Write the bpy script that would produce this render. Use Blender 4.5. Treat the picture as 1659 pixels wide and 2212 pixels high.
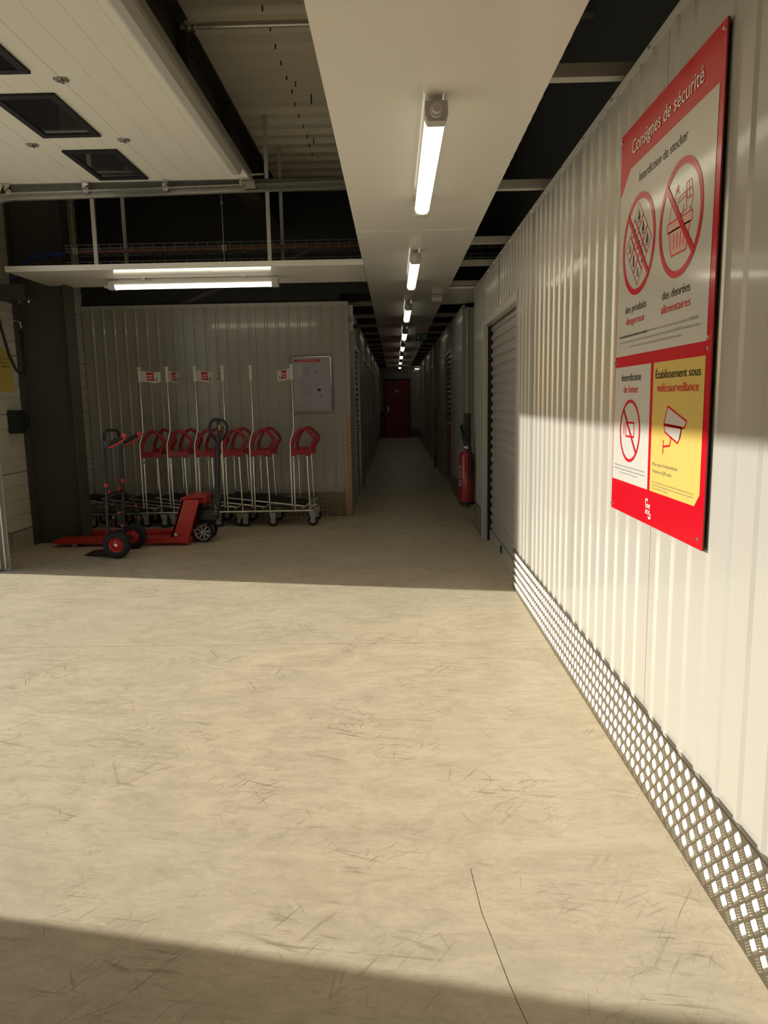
import bpy, bmesh, math, random
from mathutils import Vector, Matrix

for o in list(bpy.data.objects):
    bpy.data.objects.remove(o)
SC = bpy.context.scene
COL = SC.collection
random.seed(7)
PI = math.pi

# ------------------------------------------------------------------ camera
F_PX, PITCH, YAW, ROLL, CAM_H = 1571.45, .15229, .016414, .018062, 1.38
fw = Vector((-math.sin(YAW)*math.cos(PITCH), math.cos(YAW)*math.cos(PITCH), -math.sin(PITCH)))
rt0 = Vector((math.cos(YAW), math.sin(YAW), 0)); dn0 = fw.cross(rt0)
rt = rt0*math.cos(ROLL) + dn0*math.sin(ROLL); dn = -rt0*math.sin(ROLL) + dn0*math.cos(ROLL)
cam_d = bpy.data.cameras.new('camera'); cam = bpy.data.objects.new('camera', cam_d); COL.objects.link(cam)
cam_d.sensor_fit = 'VERTICAL'; cam_d.sensor_height = 24; cam_d.sensor_width = 18; cam_d.lens = F_PX/2212*24
cam_d.clip_start = .05; cam_d.clip_end = 300
cam.matrix_world = Matrix(((rt.x, -dn.x, -fw.x, 0), (rt.y, -dn.y, -fw.y, 0), (rt.z, -dn.z, -fw.z, CAM_H), (0, 0, 0, 1)))
SC.camera = cam

# ------------------------------------------------------------------ world, sun, exposure
SUN_DIR = Vector((4.2, -.82, -1.62)).normalized()      # the way the light travels, through the open gate on the left
w = bpy.data.worlds.new('sky'); SC.world = w; w.use_nodes = True
nt = w.node_tree; bg = nt.nodes['Background']
sky = nt.nodes.new('ShaderNodeTexSky'); sky.sky_type = 'NISHITA'; sky.sun_disc = False
sky.sun_elevation = math.radians(21); sky.sun_rotation = math.radians(281); sky.dust_density = 2.0
nt.links.new(sky.outputs[0], bg.inputs[0]); bg.inputs[1].default_value = .11
sd = bpy.data.lights.new('sun', 'SUN'); so = bpy.data.objects.new('sun', sd); COL.objects.link(so)
sd.energy = 4.25; sd.color = (1, .95, .85); sd.angle = math.radians(.65)
so.rotation_euler = SUN_DIR.to_track_quat('-Z', 'Y').to_euler(); so.location = (-12, 4, 8)
pd = bpy.data.lights.new('gate_portal', 'AREA'); po = bpy.data.objects.new('gate_portal', pd); COL.objects.link(po)
pd.shape = 'RECTANGLE'; pd.size = 3.6; pd.size_y = 3.1; pd.cycles.is_portal = True
po.matrix_world = Matrix(((0, 0, -1, -3.95), (1, 0, 0, 4.15), (0, -1, 0, 1.55), (0, 0, 0, 1)))
SC.view_settings.view_transform = 'Standard'; SC.view_settings.look = 'None'
SC.view_settings.gamma = 1; SC.view_settings.use_curve_mapping = False; SC.view_settings.exposure = .38

# ------------------------------------------------------------------ materials
MATS = {}
def mat(name, col, rough=.5, metal=0, coat=0, noise=0, nscale=6, bump=0, bscale=40, emit=None, estr=0, spec=.5, stretch=None, aniso=0):
    if name in MATS: return MATS[name]
    m = bpy.data.materials.new(name); m.use_nodes = True; n = m.node_tree; b = n.nodes['Principled BSDF']
    b.inputs['Base Color'].default_value = (*col, 1); b.inputs['Roughness'].default_value = rough
    b.inputs['Metallic'].default_value = metal; b.inputs['Coat Weight'].default_value = coat
    b.inputs['Coat Roughness'].default_value = .08; b.inputs['Specular IOR Level'].default_value = spec
    if emit: b.inputs['Emission Color'].default_value = (*emit, 1); b.inputs['Emission Strength'].default_value = estr
    tc = n.nodes.new('ShaderNodeTexCoord'); mp = n.nodes.new('ShaderNodeMapping'); n.links.new(tc.outputs['Object'], mp.inputs[0])
    if stretch: mp.inputs['Scale'].default_value = stretch
    if noise:
        t = n.nodes.new('ShaderNodeTexNoise'); t.inputs['Scale'].default_value = nscale; t.inputs['Detail'].default_value = 5
        n.links.new(mp.outputs[0], t.inputs[0])
        r = n.nodes.new('ShaderNodeMix'); r.data_type = 'RGBA'
        r.inputs[6].default_value = (*[c*(1-noise) for c in col], 1); r.inputs[7].default_value = (*[min(1, c*(1+noise)) for c in col], 1)
        n.links.new(t.outputs[0], r.inputs[0]); n.links.new(r.outputs[2], b.inputs['Base Color'])
    if bump:
        t2 = n.nodes.new('ShaderNodeTexNoise'); t2.inputs['Scale'].default_value = bscale; t2.inputs['Detail'].default_value = 2
        n.links.new(mp.outputs[0], t2.inputs[0])
        bp = n.nodes.new('ShaderNodeBump'); bp.inputs['Strength'].default_value = 1; bp.inputs['Distance'].default_value = bump
        n.links.new(t2.outputs[0], bp.inputs['Height']); n.links.new(bp.outputs[0], b.inputs['Normal'])
    MATS[name] = m; return m

WHITE = (.42, .41, .37)
M_SHEET = mat('white_lacquered_sheet', WHITE, .26, 0, .5, .03, 2, .0022, 2.6)
M_CEIL = mat('white_ceiling_sheet', (.92, .90, .83), .18, 0, .3, .03, 1.2, .004, 1.1)
M_TRIM = mat('white_trim', (.5, .49, .44), .35, 0, .1, .03, 4)
M_PANEL = mat('cream_sandwich_panel', (.56, .54, .45), .45, 0, 0, .05, 3)
M_GATE = mat('cream_gate_section', (.82, .81, .72), .42, 0, 0, .03, 3)
M_DECK = mat('roof_deck', (.68, .65, .55), .5, .1, 0, .1, 1.5, stretch=(.3, 2, 1))
M_BEAM = mat('rusty_black_beam', (.045, .036, .026), .6, .1, 0, .5, 3)
M_COL = mat('grey_column_paint', (.07, .07, .058), .55, 0, 0, .1, 3)
M_CONC = mat('plinth_concrete', (.36, .33, .26), .85, 0, 0, .2, 5, .002, 60)
M_GALV = mat('galvanised_steel', (.5, .5, .47), .38, .85, 0, .15, 25)
M_GALVD = mat('dull_galvanised_steel', (.34, .34, .31), .5, .7, 0, .15, 12)
M_ALU = mat('checker_plate_aluminium', (.22, .20, .16), .3, .9, 0, .12, 30, .0004, 200)
M_TREAD = mat('checker_tread_aluminium', (.6, .57, .5), .26, .95)
M_ALUREFL = mat('corner_guard_warm_reflection', (.5, .36, .27), .4, .85, 0, .15, 30)  # copper tint is a warm reflection put into the aluminium's colour
M_CHROME = mat('chrome_tube', (.78, .77, .72), .14, 1)
M_STEEL = mat('bright_steel', (.7, .7, .68), .25, 1)
M_RED = mat('red_plastic', (.36, .012, .02), .4, 0, .1)
M_REDP = mat('red_painted_steel', (.55, .022, .014), .38, 0, .2, .06, 8)
M_REDX = mat('extinguisher_red', (.3, .008, .014), .2, 0, .5)
M_REDD = mat('red_door_paint', (.28, .008, .014), .3, 0, .2, .05, 4)
M_BLACK = mat('black_rubber', (.012, .012, .014), .6)
M_BLACKP = mat('black_paint', (.014, .015, .022), .35, 0, .2)
M_BLACKM = mat('matt_black', (.01, .01, .01), .8)
M_GLASS = mat('dark_window_glazing', (.02, .02, .022), .04, 0, 0, spec=.6)
M_GREYD = mat('roller_slat_grey', (.40, .40, .375), .35, .15, .1, .05, 3)
M_ZINC = mat('roller_slat_zinc', (.35, .35, .32), .35, .5, 0, .08, 4)
M_SIGNR = mat('sign_red', (.52, .003, .014), .22, 0, .35)
M_SIGNW = mat('sign_white', (.55, .545, .51), .15, 0, .4)
M_SIGNY = mat('sign_yellow', (.62, .47, .13), .2, 0, .35)
M_SIGNRR = mat('sign_ring_red', (.56, .006, .02), .22, 0, .3)
M_INK = mat('sign_black_ink', (.012, .012, .012), .3)
M_INKR = mat('sign_red_ink', (.6, .02, .03), .3)
M_INKG = mat('sign_grey_ink', (.16, .16, .14), .4)
M_INKW = mat('white_ink', (.75, .74, .7), .35)
M_PINK = mat('sign_pale_red', (.62, .36, .31), .3)
M_PAPER = mat('plan_paper', (.42, .41, .46), .35, 0, .3)
M_FLAG = mat('white_flag_plastic', (.62, .6, .53), .45)
M_GREEN = mat('exit_green', (.01, .16, .06), .35)
M_BLUE = mat('blue_conduit', (.02, .04, .22), .5)
M_ORANGE = mat('orange_cable', (.3, .07, .03), .6)
M_HOUS = mat('lamp_housing_grey', (.5, .49, .46), .45)
M_LED = mat('lamp_diffuser', (.9, .88, .8), .4, emit=(1, .93, .72), estr=1.35)
M_LEDB = mat('lamp_diffuser_bright', (.9, .88, .8), .4, emit=(1, .93, .72), estr=4.0)
M_TAN = mat('warning_label_tan', (.6, .4, .18), .5)
M_DECKT = mat('trolley_deck_black', (.014, .014, .013), .75, 0, 0, .3, 60)
M_GROUND = mat('yard_paving', (.82, .79, .70), .85, 0, 0, .15, 2)
M_VOID = mat('void_shade_grey', (.025, .025, .023), .8, 0, 0, .1, 2)  # near-black colour carries the darkness of the unlit void

def floor_mat():
    m = bpy.data.materials.new('polished_concrete'); m.use_nodes = True; n = m.node_tree; L = n.links.new
    b = n.nodes['Principled BSDF']
    tc = n.nodes.new('ShaderNodeTexCoord')
    def noise(scale, det=6, dist=0, st=(1, 1, 1), rot=0, rough=.6):
        mp = n.nodes.new('ShaderNodeMapping'); mp.inputs['Scale'].default_value = st
        m0 = n.nodes.new('ShaderNodeMapping'); m0.inputs['Rotation'].default_value = (0, 0, rot); m0.inputs['Location'].default_value = (rot*3.7, rot*1.9, 0)
        L(tc.outputs['Object'], m0.inputs[0]); L(m0.outputs[0], mp.inputs[0]); t = n.nodes.new('ShaderNodeTexNoise')
        t.inputs['Scale'].default_value = scale; t.inputs['Detail'].default_value = det; t.inputs['Distortion'].default_value = dist
        t.inputs['Roughness'].default_value = rough; L(mp.outputs[0], t.inputs[0]); return t.outputs[0]
    def ramp(src, a, bb):
        r = n.nodes.new('ShaderNodeMapRange'); r.inputs[1].default_value = a; r.inputs[2].default_value = bb; L(src, r.inputs[0]); return r.outputs[0]
    def mix(fac, c1, c2, mode='MIX'):
        x = n.nodes.new('ShaderNodeMix'); x.data_type = 'RGBA'; x.blend_type = mode
        if isinstance(fac, float): x.inputs[0].default_value = fac
        else: L(fac, x.inputs[0])
        for i, c in ((6, c1), (7, c2)):
            if isinstance(c, tuple): x.inputs[i].default_value = (*c, 1)
            else: L(c, x.inputs[i])
        return x.outputs[2]
    def mul(a, k):
        x = n.nodes.new('ShaderNodeMath'); x.operation = 'MULTIPLY'; L(a, x.inputs[0])
        if isinstance(k, float): x.inputs[1].default_value = k
        else: L(k, x.inputs[1])
        return x.outputs[0]
    c = mix(ramp(noise(1.1, 5, .6), .35, .65), (.63, .555, .415), (.71, .62, .45))
    c = mix(mul(ramp(noise(3.2, 10, 1.4, (1, 2.2, 1), rough=.72), .42, .70), .75), c, (.46, .39, .275))
    c = mix(mul(ramp(noise(14, 8, .8, (1, 3.5, 1), .1, .7), .5, .68), .5), c, (.44, .37, .26))
    c = mix(mul(ramp(noise(22, 6, 1.5, rough=.7), .52, .7), .35), c, (.80, .71, .53))
    c = mix(mul(ramp(noise(.55, 3), .5, .7), .35), c, (.60, .555, .45))
    mask = ramp(noise(2.3, 3), .47, .6)
    for i, (rot, s, th) in enumerate(((.15, 4.5, .61), (1.1, 5, .635), (2.2, 4, .635), (-.5, 6, .625), (1.7, 7, .65), (.4, 3, .63), (-1.0, 5.5, .64))):
        sc = ramp(noise(s, 3, .35, (1, 14, 1), rot, .5), th, th+.06)
        c = mix(mul(mul(sc, mask), .62), c, (.30, .25, .17))
    sp = ramp(noise(60, 2), .70, .74)
    c = mix(mul(sp, .35), c, (.25, .20, .13))
    L(c, b.inputs['Base Color'])
    r = n.nodes.new('ShaderNodeMapRange'); r.inputs[3].default_value = .34; r.inputs[4].default_value = .55
    L(noise(4, 6, .5), r.inputs[0]); L(r.outputs[0], b.inputs['Roughness'])
    bp = n.nodes.new('ShaderNodeBump'); bp.inputs['Distance'].default_value = .0006; bp.inputs['Strength'].default_value = .6
    L(noise(25, 6, .5), bp.inputs['Height']); L(bp.outputs[0], b.inputs['Normal'])
    return m
M_FLOOR = floor_mat()

# ------------------------------------------------------------------ mesh helpers
class MB:
    def __init__(s): s.v = []; s.f = []
    def add(s, vs, fs):
        k = len(s.v); s.v += [tuple(v) for v in vs]; s.f += [tuple(i+k for i in f) for f in fs]; return s
    def box(s, x0, x1, y0, y1, z0, z1):
        return s.add([(x0,y0,z0),(x1,y0,z0),(x1,y1,z0),(x0,y1,z0),(x0,y0,z1),(x1,y0,z1),(x1,y1,z1),(x0,y1,z1)],
                     [(0,3,2,1),(4,5,6,7),(0,1,5,4),(1,2,6,5),(2,3,7,6),(3,0,4,7)])
    def prism(s, poly, vec):
        n = len(poly); p = [Vector(q) for q in poly]; v = Vector(vec)
        nn = sum(((p[i]-p[0]).cross(p[(i+1) % n]-p[0]) for i in range(1, n-1)), Vector())
        if nn.dot(v) > 0: p = p[::-1]
        fs = [tuple(range(n)), tuple(range(2*n-1, n-1, -1))] + [(j, i, i+n, j+n) for i in range(n) for j in [(i+1) % n]]
        return s.add(p+[q+v for q in p], fs)
    def cyl(s, p0, p1, r, n=12, r2=None):
        p0 = Vector(p0); p1 = Vector(p1); d = (p1-p0).normalized(); r2 = r if r2 is None else r2
        a = d.orthogonal().normalized(); b = d.cross(a)
        ring = [(a*math.cos(2*PI*i/n)+b*math.sin(2*PI*i/n)) for i in range(n)]
        return s.add([p0+q*r for q in ring]+[p1+q*r2 for q in ring],
                     [tuple(range(n-1, -1, -1)), tuple(range(n, 2*n))]+[(i, (i+1) % n, (i+1) % n+n, i+n) for i in range(n)])
    def tube(s, pts, r, n=8, closed=False):
        P = [Vector(p) for p in pts]; m = len(P); rings = []
        T = []
        for i in range(m):
            a = P[(i-1) % m] if (closed or i) else P[0]; b = P[(i+1) % m] if (closed or i < m-1) else P[-1]
            T.append((b-a).normalized())
        u = T[0].orthogonal().normalized()
        vs = []
        for i in range(m):
            u = (u-T[i]*u.dot(T[i])).normalized(); q = T[i].cross(u)
            vs += [P[i]+(u*math.cos(2*PI*k/n)+q*math.sin(2*PI*k/n))*r for k in range(n)]
        fs = []
        for i in range(m if closed else m-1):
            j = (i+1) % m
            fs += [(i*n+k, i*n+(k+1) % n, j*n+(k+1) % n, j*n+k) for k in range(n)]
        if not closed: fs += [tuple(range(n-1, -1, -1)), tuple(range((m-1)*n, m*n))]
        return s.add(vs, fs)
    def sweep(s, pts, frames, prof):           # frames: (a, b) axes at every point
        n = len(prof); m = len(pts)
        vs = [Vector(p)+a*x+b*y for p, (a, b) in zip(pts, frames) for x, y in prof]
        fs = [(i*n+k, i*n+(k+1) % n, (i+1)*n+(k+1) % n, (i+1)*n+k) for i in range(m-1) for k in range(n)]
        fs += [tuple(range(n-1, -1, -1)), tuple(range((m-1)*n, m*n))]
        return s.add(vs, fs)
    def lathe(s, prof, c=(0, 0, 0), axis='z', n=20, ringed=False):
        C = Vector(c); m = len(prof); vs = []
        for r, h in prof:
            for k in range(n):
                a = 2*PI*k/n; x, y = r*math.cos(a), r*math.sin(a)
                vs.append(C+Vector({'z': (x, y, h), 'y': (x, h, y), 'x': (h, x, y)}[axis]))
        fs = [(i*n+k, i*n+(k+1) % n, (i+1) % m*n+(k+1) % n, (i+1) % m*n+k) for i in range(m if ringed else m-1) for k in range(n)]
        if not ringed: fs += [tuple(range(n-1, -1, -1)), tuple(range((m-1)*n, m*n))]
        return s.add(vs, fs)
    def mesh(s, name, material, smooth=False):
        me = bpy.data.meshes.new(name); me.from_pydata(s.v, [], s.f); me.update()
        bm = bmesh.new(); bm.from_mesh(me); bmesh.ops.recalc_face_normals(bm, faces=bm.faces); bm.to_mesh(me); bm.free()
        me.materials.append(material)
        if smooth:
            me.shade_smooth() if hasattr(me, 'shade_smooth') else None
            me.set_sharp_from_angle(angle=math.radians(38))
        return me
    def build(s, name, material, parent=None, loc=(0, 0, 0), smooth=False, bevel=0):
        o = bpy.data.objects.new(name, s.mesh(name, material, smooth)); COL.objects.link(o)
        o.location = loc
        if parent: o.parent = parent
        if bevel:
            md = o.modifiers.new('bevel', 'BEVEL'); md.width = bevel; md.segments = 2; md.limit_method = 'ANGLE'
        return o

def tag(o, label, cat, group=None):
    o['label'] = label; o['category'] = cat
    if group: o['group'] = group
    return o
def thing(name, label, cat, loc=(0, 0, 0), rz=0, group=None):
    o = bpy.data.objects.new(name, None); COL.objects.link(o); o.empty_display_size = .1
    o.location = loc; o.rotation_euler = (0, 0, rz); return tag(o, label, cat, group)
def struct(name, loc=(0, 0, 0)):
    o = bpy.data.objects.new(name, None); COL.objects.link(o); o.empty_display_size = .1; o.location = loc; o['kind'] = 'structure'; return o
def stuff(o): o['kind'] = 'stuff'; return o
def inst(src, parent, loc=None, mtx=None):
    c = src.copy(); COL.objects.link(c); c.parent = parent
    if mtx is not None: c.matrix_basis = mtx
    elif loc is not None: c.location = loc
    return c
def text_mesh(s, size=1.0, bold=0.0):
    cu = bpy.data.curves.new('text', 'FONT'); cu.body = s; cu.size = size; cu.offset = bold; cu.resolution_u = 3
    o = bpy.data.objects.new('text', cu); COL.objects.link(o)
    dg = bpy.context.evaluated_depsgraph_get(); me = bpy.data.meshes.new_from_object(o.evaluated_get(dg))
    vs = [v.co.copy() for v in me.vertices]; fs = [tuple(p.vertices) for p in me.polygons]
    bpy.data.objects.remove(o); bpy.data.curves.remove(cu); bpy.data.meshes.remove(me)
    return vs, fs

# ================================================================== STRUCTURE
# ---- floor and yard
fl = struct('floor')
MB().box(-3.9, 6.2, -3.2, 29, -.2, -.006).build('screed', M_CONC, fl)
for x0, x1, y0, y1 in ((-3.08, 6.2, 4.0235, 29), (-3.08, 6.2, -3.2, 4.0205), (-3.9, -3.083, -3.2, 29)):
    MB().box(x0, x1, y0, y1, -.0059, 0).build('slab', M_FLOOR, fl)
MB().tube([(.285, 1.30, .0), (.276, 1.43, .0), (.252, 1.55, .0), (.232, 1.69, .0), (.216, 1.79, .0), (.205, 1.98, .0)], .0007, 4).build('crack', M_BLACKM, fl)
gd = MB().box(-60, -3.92, -50, 60, -.3, -.02).build('ground', M_GROUND); gd['kind'] = 'structure'

# ---- ribbed sheet walls
PITCH_R, PANEL_W = .128, 1.09
RIB = ((0, 0), (.012, .007), (.028, .007), (.040, 0))
def panel_mesh(L, H, d, n, phase=0.0, thick=.03):
    d = Vector(d); n = Vector(n); prof = [(0, 0)]
    u = .047-phase
    while u+.040 < L-.004:
        if u > .004: prof += [(u+a, b) for a, b in RIB]
        u += PITCH_R
    prof += [(L-.003, 0), (L-.003, -thick), (0, -thick)]
    return MB().prism([d*a+n*b for a, b in prof], (0, 0, H))
def ribbed(parent, o, d, n, L, z0, z1, material=M_SHEET, first=None, width=PANEL_W):
    """panels side by side from point o along d; all are children of parent (whose location is the origin of o)"""
    s = 0.0; k = 0
    while s < L-.02:
        e = min(L, s+(first if (first and k == 0) else width))
        ph = (width-first) % PITCH_R if (first and k == 0) else 0
        panel_mesh(e-s, z1-z0, d, n, ph).build('wall_panel', material, parent, (o[0]+d[0]*s, o[1]+d[1]*s, z0)); s = e; k += 1

wr = struct('wall_right', (.868, 0, 0))
ribbed(wr, (0, 5.217), (0, -1, 0), (-1, 0, 0), 5.217+3.0, 0, 2.50, first=.583)
MB().box(-.004, .03, -3, 7.97, 2.50, 2.533).build('cap_trim', M_TRIM, wr)
scr = MB().lathe([(.0, -.012), (.006, -.010), (.007, 0)], axis='x', n=6).mesh('screw', M_STEEL)
for k in range(14):
    o = bpy.data.objects.new('screw', scr); COL.objects.link(o); o.parent = wr; o.location = (-.004, 2.2+k*.42, 2.515)
# above and beside the grey roller door
ribbed(wr, (0, 7.20), (0, -1, 0), (-1, 0, 0), 1.983, 2.12, 2.50)
ribbed(wr, (0, 7.97), (0, -1, 0), (-1, 0, 0), .74, .28, 2.50)
MB().box(.0, .05, 7.955, 7.985, 0, 2.5).build('end_trim', M_TRIM, wr)
MB().box(-.006, .05, 5.205, 5.232, .0, 2.12).build('door_jamb', M_TRIM, wr)

# ---- checker plate
def tread_mesh(name, material, ang, L=.034, wd=.0042, gap=.0064, h=.0019):
    m = MB(); c, s = math.cos(ang), math.sin(ang)
    for k in range(-2, 3):
        q = [(-L/2, 0, 0), (-L/4, -wd/2, 0), (L/4, -wd/2, 0), (L/2, 0, 0), (L/4, wd/2, 0), (-L/4, wd/2, 0), (-L/5, 0, h), (L/5, 0, h)]
        # local axes: x along the plate, y out of the plate, z up
        vs = [(x*c-(y+k*gap)*s, z, x*s+(y+k*gap)*c) for x, y, z in q]
        m.add(vs, [(0, 1, 6), (1, 2, 7, 6), (2, 3, 7), (3, 4, 7), (4, 5, 6, 7), (5, 0, 6)])
    return m.mesh(name, material)
TR_A = tread_mesh('tread', M_TREAD, math.radians(-43)); TR_B = tread_mesh('tread', M_TREAD, math.radians(43))
TR_AC = tread_mesh('tread', M_ALUREFL, math.radians(-43)); TR_BC = tread_mesh('tread', M_ALUREFL, math.radians(43))
def checker(parent, o, d, n, L, H, nmax, near=0.0, pitch=.0535, warm_refl=False, s0=0.0):
    """plate + treads; o = lower corner relative to parent, d along, n outward; nmax treads nearest to d-coordinate `near` are parts"""
    d = Vector(d); n = Vector(n); O = Vector(o); A, B = (TR_AC, TR_BC) if warm_refl else (TR_A, TR_B)
    up = Vector((0, 0, 1))
    MB().prism([O, O+d*L, O+d*L+up*H, O+up*H], n*.003).build('plate', M_ALUREFL if warm_refl else M_ALU, parent)
    spots = []
    i = 0; u = s0+.02
    while u < L-.012:
        v = .024 if i % 2 == 0 else .024+pitch/2
        while v < H-.012:
            spots.append((u, v, i % 2)); v += pitch
        u += pitch/2; i += 1
    spots.sort(key=lambda q: abs(q[0]-near))
    R = Matrix((d, n, up)).transposed().to_4x4()
    for u, v, k in spots[:nmax]:
        ob = bpy.data.objects.new('tread', A if k else B); COL.objects.link(ob); ob.parent = parent
        ob.matrix_basis = Matrix.Translation(O+d*u+n*.003+up*v) @ R
    if spots[nmax:]:
        m = MB()
        for u, v, k in spots[nmax:]:
            me = A if k else B; T = Matrix.Translation(O+d*u+n*.003+up*v) @ R
            m.add([T @ q.co for q in me.vertices], [tuple(p.vertices) for p in me.polygons])
        stuff(m.build('far_treads', M_ALUREFL if warm_refl else M_TREAD, parent))
br = struct('baseboard_right', (.856, 0, 0))
checker(br, (0, 5.23, 0), (0, -1, 0), (-1, 0, 0), 6.0, .29, 300, near=3.6, s0=0)
MB().box(-.001, .012, -.77, 5.23, .29, .293).build('top_edge', M_ALU, br)
br2 = struct('baseboard_right', (.858, 7.97, 0))
checker(br2, (0, 0, 0), (0, -1, 0), (-1, 0, 0), .76, .28, 0)

# ---- grey roller door in the right wall
d1 = struct('door_1', (.868, 7.12, 0))            # y runs from 0 (far jamb) to -1.89
def slat_mesh(L, h, depth, axis, material):
    prof = []
    for t, dd in ((0, 0), (.12, .0), (.3, 1), (.62, 1), (.8, .12), (1, 0)): prof.append((dd*depth, t*h))
    prof += [(-.012, h), (-.012, 0)]
    if axis == 'y': return MB().prism([(-a, 0, b) for a, b in prof], (0, -L, 0)).mesh('slat', material)
    return MB().prism([(a, 0, b) for a, b in prof], (0, L, 0)).mesh('slat', material)
sl = slat_mesh(1.78, .0815, .017, 'y', M_GREYD)
for k in range(24):
    o = bpy.data.objects.new('slat', sl); COL.objects.link(o); o.parent = d1; o.location = (.075, -.07, .11+k*.0815)
MB().box(.05, .09, -1.86, -.06, 0, .108).build('bottom_bar', M_GREYD, d1, bevel=.004)
MB().box(-.014, .11, -.04, .075, 0, 2.13).build('jamb', M_TRIM, d1, bevel=.003)
MB().box(-.002, .06, -1.88, -.05, 2.055, 2.12).build('lintel', M_TRIM, d1, bevel=.003)
MB().box(.03, .12, -.075, -.045, 0, 2.05).build('guide', M_BLACKM, d1)
lt = MB().box(.02, .06, -1.03, -.93, .06, .075).build('latch', M_STEEL, d1); MB().cyl((.03, -.98, .06), (.03, -.98, .13), .008).build('latch_knob', M_BLACK, lt)
for k in range(5):
    o = bpy.data.objects.new('screw', scr); COL.objects.link(o); o.parent = d1; o.location = (-.002, -.15-k*.42, 2.10)
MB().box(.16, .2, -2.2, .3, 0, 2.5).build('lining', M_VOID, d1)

# ---- back wall: front of the storage units facing the bay
wb = struct('wall_back', (-.525, 8.75, 0))
ribbed(wb, (0, 0), (-1, 0, 0), (0, -1, 0), 3.13, .0, 2.49)
MB().box(-3.13, .003, -.004, .03, 2.49, 2.53).build('cap_trim', M_TRIM, wb)
MB().box(-.004, .004, -.012, .03, 0, 2.49).build('corner_trim', M_TRIM, wb)
bb = struct('baseboard_back', (-.60, 8.738, 0))
checker(bb, (0, 0, 0), (-1, 0, 0), (0, -1, 0), 2.9, .29, 80, near=0)
cg = struct('trim_1', (-.523, 8.736, 0))
checker(cg, (0, 0, 0), (-1, 0, 0), (0, -1, 0), .078, 1.2, 60, warm_refl=True)  # guard tinted with a painted warm reflection
MB().box(-.002, .004, -.006, .07, 0, 1.2).build('folded_edge', M_ALU, cg)

# ---- left wall of horizontal sandwich panels, with the gate opening
wl = struct('wall_left', (-3.67, 0, 0))
def hpanel(L, h):
    p = [(0, .002), (.010, .005)]
    for c in (.25*h, .5*h, .75*h):
        p += [(.010, c-.017), (.001, c-.011), (.001, c+.011), (.010, c+.017)]
    p += [(.010, h-.006), (.002, h-.002), (-.08, h-.002), (-.08, .002)]
    return MB().prism([(a, 0, b) for a, b in p], (0, L, 0)).mesh('wall_panel', M_PANEL)
hp = hpanel(5.85, .56)
for k in range(7):
    o = bpy.data.objects.new('wall_panel', hp); COL.objects.link(o); o.parent = wl; o.location = (0, 6.15, .19+k*.56)
MB().box(-.08, .012, 6.15, 12, 0, .185).build('plinth', M_CONC, wl)
MB().box(-.25, -.09, 6.10, 29, 0, 3.95).build('outer_skin', M_PANEL, wl)
MB().box(-.25, 0, -3.2, 2.29, 0, 3.95).build('near_skin', M_PANEL, wl)
MB().box(-.25, -.05, 2.29, 6.10, 3.12, 3.95).build('header', M_PANEL, wl)

# ---- outer shell
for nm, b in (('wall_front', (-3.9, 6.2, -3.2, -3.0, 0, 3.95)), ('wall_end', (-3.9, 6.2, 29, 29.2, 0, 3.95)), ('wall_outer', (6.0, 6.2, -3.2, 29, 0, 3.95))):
    o = MB().box(*b).build(nm, M_VOID if nm != 'wall_front' else M_PANEL); o['kind'] = 'structure'  # end and outer walls coloured near black, as shade of the void

wu2 = MB().box(1.22, 1.26, -3.0, 26, 2.62, 3.80).build('void_shade_sheet_right', M_VOID); wu2['kind'] = 'structure'  # added dark sheet in place of the shade over the right units
wu = MB().box(-3.9, -.62, 8.80, 8.84, 2.535, 3.80).box(-.62, 1.22, 8.80, 8.84, 2.63, 3.80).build('void_shade_sheet', M_VOID); wu['kind'] = 'structure'  # added dark sheet keeps the void above the back wall black
# ---- roof deck
ce = struct('ceiling', (0, 0, 0))
P = .24
def deck_sheet(n):
    top = []
    for k in range(n):
        y = k*P; top += [(y, .0), (y+.045, .0), (y+.07, -.055), (y+.17, -.055), (y+.195, 0)]
    top += [(n*P, 0), (n*P, .04), (0, .04)]
    return MB().prism([(-3.9, a, b) for a, b in top], (10.1, 0, 0)).mesh('deck_sheet', M_DECK)
ds = deck_sheet(4)
for k in range(34):
    o = bpy.data.objects.new('deck_sheet', ds); COL.objects.link(o); o.parent = ce; o.location = (0, -3.21+k*.96, 3.80)
st = MB().cyl((0, 0, 0), (0, 0, -.075), .005, 6).mesh('screw_tip', M_BLACKM)
for k in range(20):
    o = bpy.data.objects.new('screw_tip', st); COL.objects.link(o); o.parent = ce; o.location = (-.75+random.uniform(-.008, .008), 2.87+k*.24, 3.79)
for x, y in ((-.70, 5.86), (-.62, 6.2), (-.70, 7.1)):
    o = bpy.data.objects.new('screw_tip', st); COL.objects.link(o); o.parent = ce; o.location = (x, y, 3.79)

# ---- suspended white ceiling strip down the corridor
cc = struct('ceiling_corridor', (0, 0, 2.533))
ys = [-.75, 2.27, 5.277, 8.30, 11.33, 14.36, 17.39, 20.42, 23.45, 26.48]
for k in range(len(ys)-1):
    dz = .004*(k % 2)
    m = MB().prism([(-.245, 0, dz), (.595, 0, dz), (.597, 0, dz+.03), (.590, 0, dz+.03), (.588, 0, dz+.006), (-.238, 0, dz+.006), (-.240, 0, dz+.03), (-.247, 0, dz+.03)], (0, ys[k+1]-ys[k]-.004, 0))
    m.build('ceiling_panel', M_CEIL, cc, (0, ys[k], 0))
MB().box(.588, 2.4, 8.02, 9.2, .006, .03).build('ceiling_panel', M_CEIL, cc)
MB().box(.588, 2.4, 26.0, 27.25, .012, .04).build('ceiling_panel', M_CEIL, cc); MB().box(-.245, .588, 26.49, 27.25, .012, .04).build('ceiling_panel', M_CEIL, cc)
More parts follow.
